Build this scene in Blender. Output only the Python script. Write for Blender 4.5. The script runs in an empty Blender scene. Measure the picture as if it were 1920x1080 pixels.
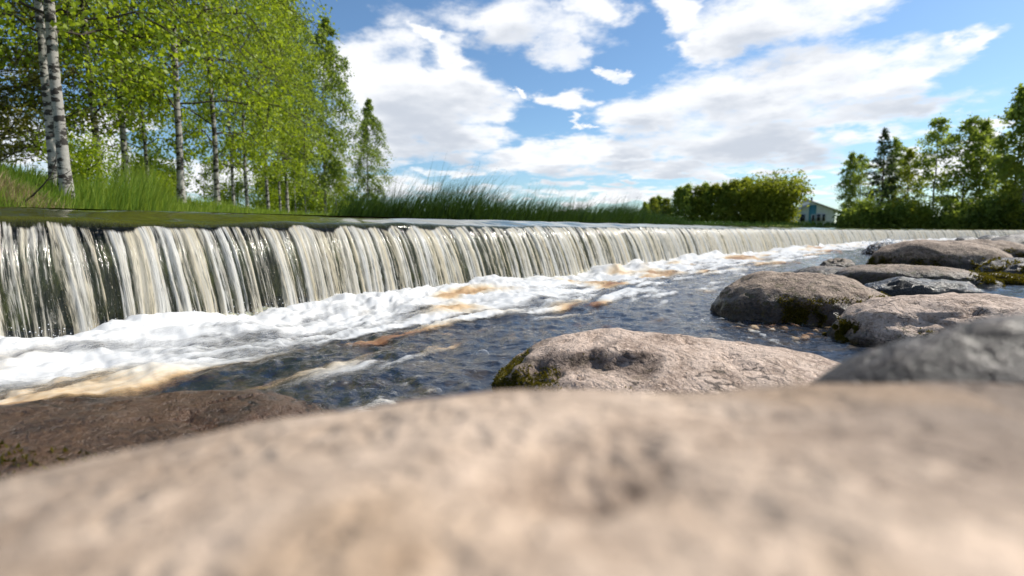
import bpy, math, random
import numpy as np
from mathutils import Vector, Matrix

random.seed(7)
RNG = np.random.default_rng(7)
sc = bpy.context.scene
COL = sc.collection
R = math.radians

# ------------------------------------------------------------------ camera
EYE = 0.757
PITCH = math.atan(107 / 960)
cam_d = bpy.data.cameras.new('camera')
cam = bpy.data.objects.new('camera', cam_d)
COL.objects.link(cam)
cam.location = (0, 0, EYE)
cam.rotation_euler = (R(90) - PITCH, 0, 0)
cam_d.sensor_width = 36
cam_d.lens = 18
cam_d.clip_start = 0.02
cam_d.clip_end = 8000
cam_d.dof.use_dof = True
cam_d.dof.focus_distance = 3.3
cam_d.dof.aperture_fstop = 1.45
sc.camera = cam


def ray(x, y):
    """direction (world) through a pixel of the 1920x1080 photograph, used for measuring positions"""
    u, v = (x - 960) / 960, (540 - y) / 960
    return np.array([u, math.cos(PITCH) + math.sin(PITCH) * v, -math.sin(PITCH) + math.cos(PITCH) * v])


# ------------------------------------------------------------------ sky, sun, exposure
SUN_AZ, SUN_EL = R(70), R(44)          # azimuth from +Y towards +X
world = bpy.data.worlds.new('World')
sc.world = world
world.use_nodes = True


def build_world():
    nt = world.node_tree
    N, L = nt.nodes, nt.links
    N.clear()

    def nd(t, **k):
        n = N.new(t)
        for a, b in k.items():
            setattr(n, a, b)
        return n

    def val(sock, v):
        if hasattr(v, 'is_linked') or isinstance(v, bpy.types.NodeSocket):
            L.new(v, sock)
        else:
            sock.default_value = v

    def M(op, a, b=0.0, c=0.0, clamp=False):
        n = nd('ShaderNodeMath', operation=op, use_clamp=clamp)
        val(n.inputs[0], a); val(n.inputs[1], b); val(n.inputs[2], c)
        return n.outputs[0]

    def VM(op, a, b=(0, 0, 0), out=0):
        n = nd('ShaderNodeVectorMath', operation=op)
        val(n.inputs[0], a); val(n.inputs[1], b)
        return n.outputs[out]

    tc = nd('ShaderNodeTexCoord')
    D = VM('NORMALIZE', tc.outputs['Generated'])
    sep = nd('ShaderNodeSeparateXYZ'); L.new(D, sep.inputs[0])
    dx, dy, dz = sep.outputs
    az = M('ARCTAN2', dx, dy)
    el = M('ARCSINE', dz)
    sky = nd('ShaderNodeTexSky', sky_type='NISHITA')
    sky.sun_disc = False
    sky.sun_elevation = SUN_EL
    sky.sun_rotation = SUN_AZ
    sky.altitude = 100
    sky.air_density = 1.0
    sky.dust_density = 0.6
    sky.ozone_density = 2.2

    # the cloud field: heaps of cloud (centre, radii, tilt as seen from the river) broken up by fractal noise
    blobs = [(700, 120, 130, 85, 25), (770, 195, 205, 105, 8), (880, 240, 105, 62, 0), (690, 275, 120, 60, 0),
             (855, 118, 62, 48, -30), (800, 70, 52, 17, -15),
             (1010, 45, 165, 68, -8), (1050, 100, 80, 55, 10), (1120, 20, 80, 45, 0), (945, 30, 70, 40, 0),
             (1470, 30, 230, 72, 8), (1340, 85, 75, 48, 0), (1270, 22, 60, 50, 0), (1600, -10, 130, 60, 0),
             (1200, 215, 110, 62, 0), (1330, 195, 210, 92, 8), (1510, 170, 240, 85, 10), (1680, 140, 215, 62, 17),
             (1820, 85, 130, 32, 22), (1350, 265, 270, 62, 2), (1090, 292, 230, 42, 3), (1000, 300, 130, 36, 0),
             (1600, 225, 205, 46, 8), (1070, 190, 65, 26, -4), (1085, 228, 22, 16, 0), (985, 178, 16, 14, 0), (1130, 140, 22, 15, 0),
             (830, 325, 90, 17, 3), (1100, 364, 210, 20, 0), (1420, 352, 210, 18, 0), (1700, 330, 190, 28, 5),
             (1330, 318, 300, 20, 3), (660, 345, 170, 30, 0), (380, 330, 230, 40, 0), (200, 240, 70, 40, 0), (170, 285, 60, 60, 0),
             (1850, 235, 70, 25, 10), (1760, 290, 120, 22, 8)]
    ell = []
    for (x, y, rx, ry, rot) in blobs:
        def ae(px, py):
            d = ray(px, py); d = d / np.linalg.norm(d)
            return np.array([math.atan2(d[0], d[1]), math.asin(d[2])])
        c, s = math.cos(R(rot)), math.sin(R(rot))
        c0 = ae(x, y)
        a = ae(x + rx * c, y - rx * s) - c0
        b = ae(x - ry * s, y - ry * c) - c0
        inv = np.linalg.inv(np.array([a, b]).T)
        ell.append((c0, inv))
    rr = np.random.default_rng(11)
    for k in range(13):                       # the same kind of cloud all round
        a0 = rr.uniform(0.95, 2 * math.pi - 0.95)
        if a0 > math.pi:
            a0 -= 2 * math.pi
        e0 = rr.uniform(0.03, 0.55)
        if abs(a0) > 2.8:
            a0 = math.copysign(2.8, a0)
        w = rr.uniform(.25, .5) / max(.35, math.cos(e0))
        h = rr.uniform(.08, .2) * (1 + e0)
        ell.append((np.array([a0, e0]), np.diag([1 / w, 1 / h])))

    def heaps(ell):
        grp = bpy.data.node_groups.new('cloud_heaps', 'ShaderNodeTree')
        grp.interface.new_socket('AzEl', in_out='INPUT', socket_type='NodeSocketVector')
        grp.interface.new_socket('Field', in_out='OUTPUT', socket_type='NodeSocketFloat')
        gi = grp.nodes.new('NodeGroupInput'); go = grp.nodes.new('NodeGroupOutput')
        acc = None
        for c0, inv in ell:
            sb = grp.nodes.new('ShaderNodeVectorMath'); sb.operation = 'SUBTRACT'
            grp.links.new(gi.outputs[0], sb.inputs[0]); sb.inputs[1].default_value = (c0[0], c0[1], 0)
            dts = []
            for i in range(2):
                dt = grp.nodes.new('ShaderNodeVectorMath'); dt.operation = 'DOT_PRODUCT'
                grp.links.new(sb.outputs[0], dt.inputs[0]); dt.inputs[1].default_value = (inv[i, 0], inv[i, 1], 0)
                dts.append(dt)
            cx = grp.nodes.new('ShaderNodeCombineXYZ')
            for i in range(2): grp.links.new(dts[i].outputs['Value'], cx.inputs[i])
            ln = grp.nodes.new('ShaderNodeVectorMath'); ln.operation = 'LENGTH'
            grp.links.new(cx.outputs[0], ln.inputs[0])
            m = grp.nodes.new('ShaderNodeMath'); m.operation = 'SUBTRACT'
            m.inputs[0].default_value = 1.0
            grp.links.new(ln.outputs['Value'], m.inputs[1])
            if acc is None:
                acc = m.outputs[0]
            else:
                mx = grp.nodes.new('ShaderNodeMath'); mx.operation = 'SMOOTH_MAX'
                grp.links.new(acc, mx.inputs[0]); grp.links.new(m.outputs[0], mx.inputs[1]); mx.inputs[2].default_value = 0.12
                acc = mx.outputs[0]
        grp.links.new(acc, go.inputs[0])
        return grp
    grp_all, grp_big = heaps(ell), heaps([e for i, e in enumerate(ell) if i in (1, 2, 3, 6, 10, 14, 15, 16, 17, 19, 20, 22, 28)])

    # fractal noise on a flat cloud layer, foreshortened towards the horizon
    den = M('ADD', M('MAXIMUM', dz, 0.0), 0.16)
    px = M('DIVIDE', dx, den); py = M('DIVIDE', dy, den)
    cb = nd('ShaderNodeCombineXYZ'); L.new(px, cb.inputs[0]); L.new(py, cb.inputs[1])

    def noise(scale, detail, rough, off=(0, 0, 0)):
        ad = VM('ADD', cb.outputs[0], off)
        n = nd('ShaderNodeTexNoise'); n.noise_dimensions = '3D'
        L.new(ad, n.inputs['Vector']); n.inputs['Scale'].default_value = scale
        n.inputs['Detail'].default_value = detail; n.inputs['Roughness'].default_value = rough
        return n.outputs['Fac']
    n1 = M('SUBTRACT', noise(2.3, 7, 0.62, (3.1, 1.7, 0.3)), 0.5)
    n2 = M('SUBTRACT', noise(2.3, 3, 0.55, (3.1 - .05, 1.7 - 0.10, 0.3)), 0.5)

    wn = nd('ShaderNodeTexNoise'); L.new(cb.outputs[0], wn.inputs['Vector'])
    wn.inputs['Scale'].default_value = 3.4; wn.inputs['Detail'].default_value = 5; wn.inputs['Roughness'].default_value = .62
    ws = nd('ShaderNodeSeparateXYZ'); L.new(wn.outputs['Color'], ws.inputs[0])

    def field(shift, grp):
        a_ = M('ADD', az, M('MULTIPLY', M('SUBTRACT', ws.outputs[0], .5), 0.22))
        e_ = M('ADD', M('ADD', el, shift), M('MULTIPLY', M('SUBTRACT', ws.outputs[1], .5), 0.10))
        c = nd('ShaderNodeCombineXYZ')
        L.new(a_, c.inputs[0]); L.new(e_, c.inputs[1])
        g = nd('ShaderNodeGroup'); g.node_tree = grp
        L.new(c.outputs[0], g.inputs[0])
        return g.outputs[0]
    f1 = M('ADD', M('MINIMUM', M('MULTIPLY', field(0.0, grp_all), 1.15), 0.62), M('MULTIPLY', n1, 2.3))
    f2 = M('ADD', M('MINIMUM', M('MULTIPLY', field(0.045, grp_big), 1.15), 0.62), M('MULTIPLY', n2, 2.0))
    mr = nd('ShaderNodeMapRange', interpolation_type='SMOOTHSTEP')
    L.new(f1, mr.inputs[0]); mr.inputs[1].default_value = -0.06; mr.inputs[2].default_value = 0.58
    cover = mr.outputs[0]
    sh = nd('ShaderNodeMapRange', interpolation_type='SMOOTHSTEP')
    L.new(M('ADD', M('MULTIPLY', f1, .45), M('MULTIPLY', f2, .75)), sh.inputs[0]); sh.inputs[1].default_value = 0.30; sh.inputs[2].default_value = 1.05
    ramp = nd('ShaderNodeMix', data_type='RGBA')
    L.new(sh.outputs[0], ramp.inputs[0])
    ramp.inputs[6].default_value = (9.3, 9.4, 9.6, 1)
    ramp.inputs[7].default_value = (5.6, 6.0, 6.7, 1)
    # milky air towards the horizon
    tint = nd('ShaderNodeMix', data_type='RGBA', blend_type='MULTIPLY')
    tint.inputs[0].default_value = 1.0
    L.new(sky.outputs[0], tint.inputs[6]); tint.inputs[7].default_value = (0.92, 1.12, 1.24, 1)
    mix = nd('ShaderNodeMix', data_type='RGBA')
    L.new(M('MULTIPLY', cover, 0.97), mix.inputs[0]); L.new(tint.outputs[2], mix.inputs[6]); L.new(ramp.outputs[2], mix.inputs[7])
    bg = nd('ShaderNodeBackground'); bg.inputs['Strength'].default_value = 0.092
    L.new(mix.outputs[2], bg.inputs[0])
    out = nd('ShaderNodeOutputWorld'); L.new(bg.outputs[0], out.inputs[0])


build_world()
sun_d = bpy.data.lights.new('sun', 'SUN')
sun_d.energy = 5.0
sun_d.angle = R(0.53)
sun_d.color = (1.0, 0.95, 0.86)
sun = bpy.data.objects.new('sun', sun_d)
COL.objects.link(sun)
sdir = Vector((math.sin(SUN_AZ) * math.cos(SUN_EL), math.cos(SUN_AZ) * math.cos(SUN_EL), math.sin(SUN_EL)))
sun.rotation_euler = sdir.to_track_quat('Z', 'Y').to_euler()
sc.view_settings.view_transform = 'Standard'
sc.view_settings.look = 'None'
sc.view_settings.exposure = 0.32
sc.view_settings.gamma = 1.0
sc.render.engine = 'CYCLES'
cy = sc.cycles
cy.max_bounces = 8
cy.diffuse_bounces = 3
cy.glossy_bounces = 3
cy.transmission_bounces = 5
cy.transparent_max_bounces = 12
cy.caustics_reflective = False
cy.caustics_refractive = False
cy.sample_clamp_indirect = 6
cy.sample_clamp_direct = 0
cy.use_denoising = True
cy.use_adaptive_sampling = True
cy.adaptive_threshold = 0.02


# ------------------------------------------------------------------ numpy noise
def _h(ix, iy, iz, seed):
    n = (ix * 374761393 + iy * 668265263 + iz * 2147483647 + seed * 1274126177) & 0xFFFFFFFF
    n = ((n ^ (n >> 13)) * 1274126177) & 0xFFFFFFFF
    n = ((n ^ (n >> 16)) * 2246822519) & 0xFFFFFFFF
    return ((n ^ (n >> 15)) & 0xFFFFFF) / 16777215.0


def vnoise(x, y, z, seed=0):
    x, y, z = np.broadcast_arrays(np.asarray(x, float), np.asarray(y, float), np.asarray(z, float))
    xi, yi, zi = np.floor(x).astype(np.int64), np.floor(y).astype(np.int64), np.floor(z).astype(np.int64)
    fx, fy, fz = x - xi, y - yi, z - zi
    ux, uy, uz = [f * f * f * (f * (f * 6 - 15) + 10) for f in (fx, fy, fz)]
    r = 0
    for a in (0, 1):
        for b in (0, 1):
            for c in (0, 1):
                w = (ux if a else 1 - ux) * (uy if b else 1 - uy) * (uz if c else 1 - uz)
                r = r + w * _h(xi + a, yi + b, zi + c, seed)
    return r * 2 - 1


def fbm(x, y, z=0.0, oct=5, seed=0, rough=0.5, lac=2.03):
    a, s, t = 1.0, 0.0, 0.0
    x, y, z = np.asarray(x, float), np.asarray(y, float), np.asarray(z, float)
    for o in range(oct):
        s = s + a * vnoise(x, y, z, seed + o * 17)
        t += a
        a *= rough
        x, y, z = x * lac + 3.7, y * lac + 1.3, z * lac + 7.1
    return s / t


def sstep(a, b, x):
    t = np.clip((x - a) / (b - a), 0, 1)
    return t * t * (3 - 2 * t)


# ------------------------------------------------------------------ object helpers
def tag(o, label=None, cat=None, group=None, kind=None):
    if label: o['label'] = label
    if cat: o['category'] = cat
    if group: o['group'] = group
    if kind: o['kind'] = kind
    return o


def mesh_data(name, V, F, mat=None, smooth=True, attrs=None, uv=None):
    V = np.asarray(V, np.float32)
    me = bpy.data.meshes.new(name)
    if isinstance(F, np.ndarray):
        n, k = F.shape
        me.vertices.add(len(V)); me.vertices.foreach_set('co', V.ravel())
        me.loops.add(n * k); me.loops.foreach_set('vertex_index', F.astype(np.int32).ravel())
        me.polygons.add(n); me.polygons.foreach_set('loop_start', np.arange(0, n * k, k, dtype=np.int32))
        me.polygons.foreach_set('loop_total', np.full(n, k, np.int32))
    else:
        me.from_pydata(V.tolist(), [], F)
    me.update(calc_edges=True)
    if smooth:
        me.polygons.foreach_set('use_smooth', np.ones(len(me.polygons), bool))
    for k, a in (attrs or {}).items():
        a = np.asarray(a, np.float32)
        if a.ndim == 1:
            at = me.attributes.new(k, 'FLOAT', 'POINT'); at.data.foreach_set('value', a)
        else:
            at = me.attributes.new(k, 'FLOAT_VECTOR', 'POINT'); at.data.foreach_set('vector', a.ravel())
    if mat: me.materials.append(mat)
    return me


def obj(name, me, parent=None, loc=None):
    o = bpy.data.objects.new(name, me)
    COL.objects.link(o)
    if parent: o.parent = parent
    if loc is not None: o.location = loc
    return o


def empty(name, loc=(0, 0, 0), rz=0.0, s=1.0):
    o = bpy.data.objects.new(name, None)
    COL.objects.link(o)
    o.location = loc; o.rotation_euler = (0, 0, rz)
    o.scale = (s, s, s) if not isinstance(s, tuple) else s
    o.empty_display_size = 0.2
    return o


def grid_faces(nr, nc, closed=False):
    i = np.arange(nr - 1)[:, None]; j = np.arange(nc if closed else nc - 1)[None]
    j2 = (j + 1) % nc
    return np.stack([i * nc + j, i * nc + j2, (i + 1) * nc + j2, (i + 1) * nc + j], -1).reshape(-1, 4)


def tube(path, rad, n=8):
    path = np.asarray(path, float); rad = np.broadcast_to(np.asarray(rad, float), (len(path),))
    T = np.gradient(path, axis=0); T /= np.linalg.norm(T, axis=1)[:, None] + 1e-9
    up = np.where(np.abs(T[:, 2:3]) > .9, np.array([[1., 0, 0]]), np.array([[0, 0, 1.]]))
    A = np.cross(T, up); A /= np.linalg.norm(A, axis=1)[:, None] + 1e-9
    B = np.cross(T, A)
    th = np.linspace(0, 2 * np.pi, n, endpoint=False)
    V = path[:, None] + rad[:, None, None] * (A[:, None] * np.cos(th)[None, :, None] + B[:, None] * np.sin(th)[None, :, None])
    return V.reshape(-1, 3), grid_faces(len(path), n, True)


def join(parts):
    Vs, Fs, k = [], [], 0
    for V, F in parts:
        Vs.append(V); Fs.append(np.asarray(F) + k); k += len(V)
    return np.concatenate(Vs), np.concatenate(Fs)


def box(x0, x1, y0, y1, z0, z1):
    V = np.array([[x, y, z] for z in (z0, z1) for y in (y0, y1) for x in (x0, x1)], float)
    F = np.array([[0, 2, 3, 1], [4, 5, 7, 6], [0, 1, 5, 4], [2, 6, 7, 3], [0, 4, 6, 2], [1, 3, 7, 5]])
    return V, F


# ------------------------------------------------------------------ material helpers
class MT:
    def __init__(self, name):
        self.m = bpy.data.materials.new(name)
        self.m.use_nodes = True
        self.t = self.m.node_tree
        self.t.nodes.clear()
        self.out = self.t.nodes.new('ShaderNodeOutputMaterial')

    def n(self, t, ins=None, **k):
        n = self.t.nodes.new(t)
        for a, b in k.items(): setattr(n, a, b)
        for a, b in (ins or {}).items(): self.s(n.inputs[a], b)
        return n

    def s(self, sock, v):
        if isinstance(v, bpy.types.NodeSocket): self.t.links.new(v, sock)
        else:
            if isinstance(v, (tuple, list)) and len(v) == 3 and sock.type == 'RGBA': v = (*v, 1)
            sock.default_value = v

    def math(self, op, a, b=0.0, clamp=False):
        return self.n('ShaderNodeMath', {0: a, 1: b}, operation=op, use_clamp=clamp).outputs[0]

    def noise(self, vec, scale, detail=4, rough=.5, dist=0.0):
        i = {'Scale': scale, 'Detail': detail, 'Roughness': rough, 'Distortion': dist}
        if vec is not None: i['Vector'] = vec
        return self.n('ShaderNodeTexNoise', i).outputs['Fac']

    def map(self, v, a, b, c=0.0, d=1.0, smooth=True):
        return self.n('ShaderNodeMapRange', {0: v, 1: a, 2: b, 3: c, 4: d}, interpolation_type='SMOOTHSTEP' if smooth else 'LINEAR').outputs[0]

    def mix(self, f, a, b, bt='MIX'):
        return self.n('ShaderNodeMix', {0: f, 6: a, 7: b}, data_type='RGBA', blend_type=bt).outputs[2]

    def ramp(self, f, stops):
        n = self.n('ShaderNodeValToRGB', {0: f})
        e = n.color_ramp.elements
        while len(e) < len(stops): e.new(0.5)
        for q, (p, c) in zip(e, stops): q.position = p; q.color = (*c, 1)
        return n.outputs[0]

    def attr(self, name, out='Fac'):
        return self.n('ShaderNodeAttribute', attribute_name=name).outputs[out]

    def pos(self):
        return self.n('ShaderNodeNewGeometry').outputs['Position']

    def objco(self):
        return self.n('ShaderNodeTexCoord').outputs['Object']

    def scale(self, vec, s):
        return self.n('ShaderNodeVectorMath', {0: vec, 1: s}, operation='MULTIPLY').outputs[0]

    def bump(self, h, strength=.5, dist=.02, normal=None):
        i = {'Height': h, 'Strength': strength, 'Distance': dist}
        if normal is not None: i['Normal'] = normal
        return self.n('ShaderNodeBump', i).outputs[0]

    def pbr(self, **k):
        i = {}
        for a, b in k.items(): i[a.replace('_', ' ')] = b
        return self.n('ShaderNodeBsdfPrincipled', i).outputs[0]

    def mixs(self, f, a, b):
        return self.n('ShaderNodeMixShader', {0: f, 1: a, 2: b}).outputs[0]

    def done(self, sh):
        self.t.links.new(sh, self.out.inputs[0])
        return self.m


def leaf_mat(name, c1, c2, trans=.45, gloss=.25, tcol=None):
    m = MT(name)
    rv = m.attr('tint')
    col = m.mix(rv, c1, c2)
    d = m.pbr(Base_Color=col, Roughness=.5, Specular_IOR_Level=gloss)
    tc = tcol or tuple(x * y for x, y in zip(c2, (1.3, 1.3, .8)))
    t = m.n('ShaderNodeBsdfTranslucent', {0: m.mix(rv, tuple(x * .8 for x in tc), tc)}).outputs[0]
    return m.done(m.mixs(trans, d, t))


MAT = {}
MAT['birch_leaf'] = leaf_mat('birch_leaf', (.12, .21, .012), (.33, .41, .026), .54, .45)
MAT['weep_leaf'] = leaf_mat('weep_leaf', (.10, .17, .03), (.24, .31, .06), .5, .4)
MAT['birch_leaf_far'] = leaf_mat('birch_leaf_far', (.14, .215, .034), (.30, .37, .07), .52)
MAT['yellow_leaf'] = leaf_mat('yellow_leaf', (.13, .175, .016), (.27, .30, .035), .5)
MAT['dark_leaf'] = leaf_mat('dark_leaf', (.08, .135, .022), (.17, .23, .04), .48)
MAT['needle'] = leaf_mat('needle', (.03, .055, .016), (.07, .105, .028), .25)
MAT['pine_needle'] = leaf_mat('pine_needle', (.08, .10, .02), (.20, .19, .04), .4)
MAT['grass'] = leaf_mat('grass_blade', (.07, .16, .014), (.28, .36, .06), .45)
MAT['reed'] = leaf_mat('reed_blade', (.022, .065, .014), (.065, .115, .02), .3)
MAT['moss'] = leaf_mat('moss_tuft', (.035, .04, .006), (.16, .13, .015), .3, .15)
MAT['dead'] = leaf_mat('dead_stem', (.17, .125, .06), (.36, .29, .15), .2)


def make_bark(name, white=True):
    m = MT(name)
    co = m.objco()
    a = m.noise(m.scale(co, (4.5, 4.5, 10.0)), 1.0, 5, .62)
    b = m.noise(m.scale(co, (1.2, 1.2, 3.0)), 1.0, 3, .6)
    f = m.noise(co, 30, 4, .6)
    if white:
        c = m.mix(f, (.20, .19, .17), (.43, .41, .37))
        c = m.mix(m.map(m.math('ADD', a, m.math('MULTIPLY', b, .35)), 0.665, .72), c, (.03, .025, .02))
        c = m.mix(m.map(b, .62, .8), c, (.20, .15, .10))
    else:
        c = m.mix(f, (.10, .06, .035), (.24, .13, .07))
        c = m.mix(m.map(a, .5, .62), c, (.05, .035, .025))
    return m.done(m.pbr(Base_Color=c, Roughness=.85, Normal=m.bump(m.math('ADD', a, f), .5, .01)))


MAT['birch_bark'] = make_bark('birch_bark')
MAT['pine_bark'] = make_bark('pine_bark', False)
m = MT('twig'); MAT['twig'] = m.done(m.pbr(Base_Color=(.045, .032, .024), Roughness=.85))


def make_rock(name, light, mid, dark, wet=.10, gloss=.0, moss=0.0, scale=1.0, extra=False):
    m = MT(name)
    p = m.pos()
    big = m.noise(p, 2.2 * scale, 5, .6)
    md = m.noise(p, 9 * scale, 6, .65, .4)
    fn = m.noise(p, 55 * scale, 5, .7)
    gr = m.n('ShaderNodeTexVoronoi', {'Vector': p, 'Scale': 170 * scale}, feature='F1').outputs['Distance']
    c = m.ramp(m.math('ADD', m.math('MULTIPLY', big, .45), m.math('MULTIPLY', md, .55)),
               [(.34, dark), (.46, mid), (.56, light), (.70, mid)])
    c = m.mix(m.map(fn, .50, .66), c, tuple(x * 1.22 for x in light))
    c = m.mix(m.map(fn, .44, .30), c, tuple(x * .55 for x in dark))
    c = m.mix(m.map(gr, .30, .05, 0, .5), c, tuple(x * .5 for x in mid))
    ck = m.noise(m.scale(p, (1, 1, 2.2)), 2.6 * scale, 4, .55, .5)
    crk = m.math('MULTIPLY', m.map(m.math('ABSOLUTE', m.math('SUBTRACT', ck, .5)), .012, .002), m.map(m.noise(p, 1.7, 2, .5), .48, .56))
    c = m.mix(m.math('MULTIPLY', crk, .85), c, tuple(x * .25 for x in dark))
    sn = m.attr('stain_shade')
    c = m.mix(m.math('MULTIPLY', sn, m.map(md, .32, .58, .95, .55)), c, (.035, .018, .011))  # rock stains, plus the shade painted under the broken ledge
    lich = m.map(m.noise(p, 18 * scale, 3, .55), .63, .70, 0, .45)
    c = m.mix(lich, c, tuple(min(.7, x * 1.35) for x in light))
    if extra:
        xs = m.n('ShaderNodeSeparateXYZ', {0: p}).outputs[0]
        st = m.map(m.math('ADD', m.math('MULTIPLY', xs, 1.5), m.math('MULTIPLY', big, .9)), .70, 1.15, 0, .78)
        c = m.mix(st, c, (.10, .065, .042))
        og = m.map(m.noise(p, 5.5, 2, .5), .52, .72, 0, .42)
        c = m.mix(og, c, (.36, .23, .125))
    z = m.n('ShaderNodeSeparateXYZ', {0: p}).outputs[2]
    wl = m.math('ADD', z, m.math('MULTIPLY', m.math('SUBTRACT', md, .5), .22))
    w = m.map(wl, wet, wet * .3)
    c = m.mix(w, c, m.mix(.84, c, (.006, .005, .004)))  # wet rock by the waterline, deepened to paint shade on boulder fronts
    if moss:
        mg = m.noise(p, 14, 5, .7)
        c = m.mix(m.math('MULTIPLY', m.map(wl, wet * 1.9, wet * .6), m.map(mg, .52, .62, 0, moss)), c, (.06, .05, .008))
    rgh = m.math('SUBTRACT', .78 - gloss, m.math('MULTIPLY', w, .45))
    pit = m.map(m.noise(p, 26 * scale, 3, .6), .36, .5)
    nb = m.bump(m.math('ADD', m.math('ADD', m.math('MULTIPLY', md, 1.6), m.math('MULTIPLY', fn, .55)), m.math('ADD', m.math('MULTIPLY', pit, .35), m.math('MULTIPLY', gr, .10))), .8, .022)
    return m.done(m.pbr(Base_Color=c, Roughness=rgh, Specular_IOR_Level=.4, Normal=nb))


MAT['rock_pink'] = make_rock('rock_pink', (.52, .40, .32), (.34, .245, .185), (.15, .10, .07), .13, 0, .8)
MAT['rock_fore'] = make_rock('rock_fore', (.48, .365, .275), (.37, .27, .195), (.23, .155, .105), .002, 0, 0, .55, True)
MAT['rock_grey'] = make_rock('rock_grey', (.34, .255, .19), (.20, .14, .10), (.07, .048, .034), .27, 0, .9)  # tall wet band doubles as painted shade on the fronts
MAT['rock_brown'] = make_rock('rock_brown', (.085, .047, .026), (.048, .025, .014), (.015, .008, .005), .10, .44)
MAT['rock_black'] = make_rock('rock_black', (.05, .047, .044), (.028, .026, .025), (.012, .012, .012), .3, .34)
MAT['rock_dark'] = make_rock('rock_dark', (.10, .08, .066), (.052, .041, .033), (.018, .014, .011), .1, .28)

# ------------------------------------------------------------------ plan of the place
DS = 0.05
S_ARR = np.arange(-4.0, 118, DS)
HEAD = R(37) + R(5) * sstep(5, 16, S_ARR) + R(24) * sstep(26, 85, S_ARR)
PX = np.cumsum(np.sin(HEAD)) * DS
PY = np.cumsum(np.cos(HEAD)) * DS
i0 = int(4.0 / DS)
LIP0 = np.array([-3.66, 3.50])
PX = PX - PX[i0] + LIP0[0]
PY = PY - PY[i0] + LIP0[1]
NXs, NYs = np.cos(HEAD), -np.sin(HEAD)          # downstream normal


def weir_at(s):
    return (np.interp(s, S_ARR, PX), np.interp(s, S_ARR, PY), np.interp(s, S_ARR, NXs), np.interp(s, S_ARR, NYs))


def weir_sd(x, y):
    """signed distance downstream of the lip, and arc length"""
    x = np.asarray(x, float); y = np.asarray(y, float)
    sh = x.shape
    q = np.stack([x.ravel(), y.ravel()], 1)
    sub = slice(None, None, 10)
    px, py, nx, ny, ss = PX[sub], PY[sub], NXs[sub], NYs[sub], S_ARR[sub]
    sd = np.empty(len(q)); sa = np.empty(len(q))
    for a in range(0, len(q), 40000):
        b = q[a:a + 40000]
        d2 = (b[:, 0:1] - px[None]) ** 2 + (b[:, 1:2] - py[None]) ** 2
        k = d2.argmin(1)
        ddx, ddy = b[:, 0] - px[k], b[:, 1] - py[k]
        sd[a:a + 40000] = ddx * nx[k] + ddy * ny[k]
        sa[a:a + 40000] = ss[k] + ddx * (-ny[k]) + ddy * nx[k]
    return sd.reshape(sh), sa.reshape(sh)


ZP = 0.948                                          # level of the upper water
WE = weir_at(112.0)
POLY = np.array([(-7.2, -1.4), (-7.0, 1.0), (-5.9, 3.0), (-5.35, 5.5), (-5.7, 8.5), (-6.6, 14), (-7.3, 20), (-6.6, 24.5), (-2.5, 25), (3, 29), (7.5, 36.5),
                 (13, 46), (26, 64), (40, 77), (56, 80), (72, 76), (WE[0] - 3, WE[1] + 4), (WE[0] + 2, WE[1] - 3), (110, 40), (90, 8), (40, -12), (14, -3), (4, -1.4)])


def poly_sd(x, y):
    """distance outside (positive) the water's outline"""
    x = np.asarray(x, float); y = np.asarray(y, float)
    dmin = np.full(x.shape, 1e9); inside = np.zeros(x.shape, bool)
    n = len(POLY)
    for i in range(n):
        a, b = POLY[i], POLY[(i + 1) % n]
        e = b - a
        t = np.clip(((x - a[0]) * e[0] + (y - a[1]) * e[1]) / (e @ e), 0, 1)
        dmin = np.minimum(dmin, np.hypot(x - a[0] - t * e[0], y - a[1] - t * e[1]))
        c = ((a[1] > y) != (b[1] > y)) & (x < e[0] * (y - a[1]) / (e[1] + 1e-12) + a[0])
        inside ^= c
    return np.where(inside, -dmin, dmin)


def ground_z(x, y):
    d = poly_sd(x, y)
    sd, _ = weir_sd(x, y)
    wl = 0.86 + (0.0 - 0.86) * sstep(-.2, 1.2, sd)
    dist = np.hypot(x, y)
    rise = 0.62 + 0.25 * sstep(60, 110, dist) * sstep(5, 30, x) + 0.35 * sstep(90, 130, dist) * sstep(0, 30, x)
    left = sstep(-4, -7, x) * sstep(22, 10, y)
    rise = rise + left * (.12 + .30 * sstep(10, 5, y))
    nz = fbm(x * .35, y * .35, 0, 4, 5)
    up = rise * sstep(-.25, 2.6 + dist * .01, d) + .12 * nz * sstep(.2, 2, d)
    dn = -np.clip(-d * .55, 0, 1.0)
    return wl + np.where(d > -.25, up, 0) + dn


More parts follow.
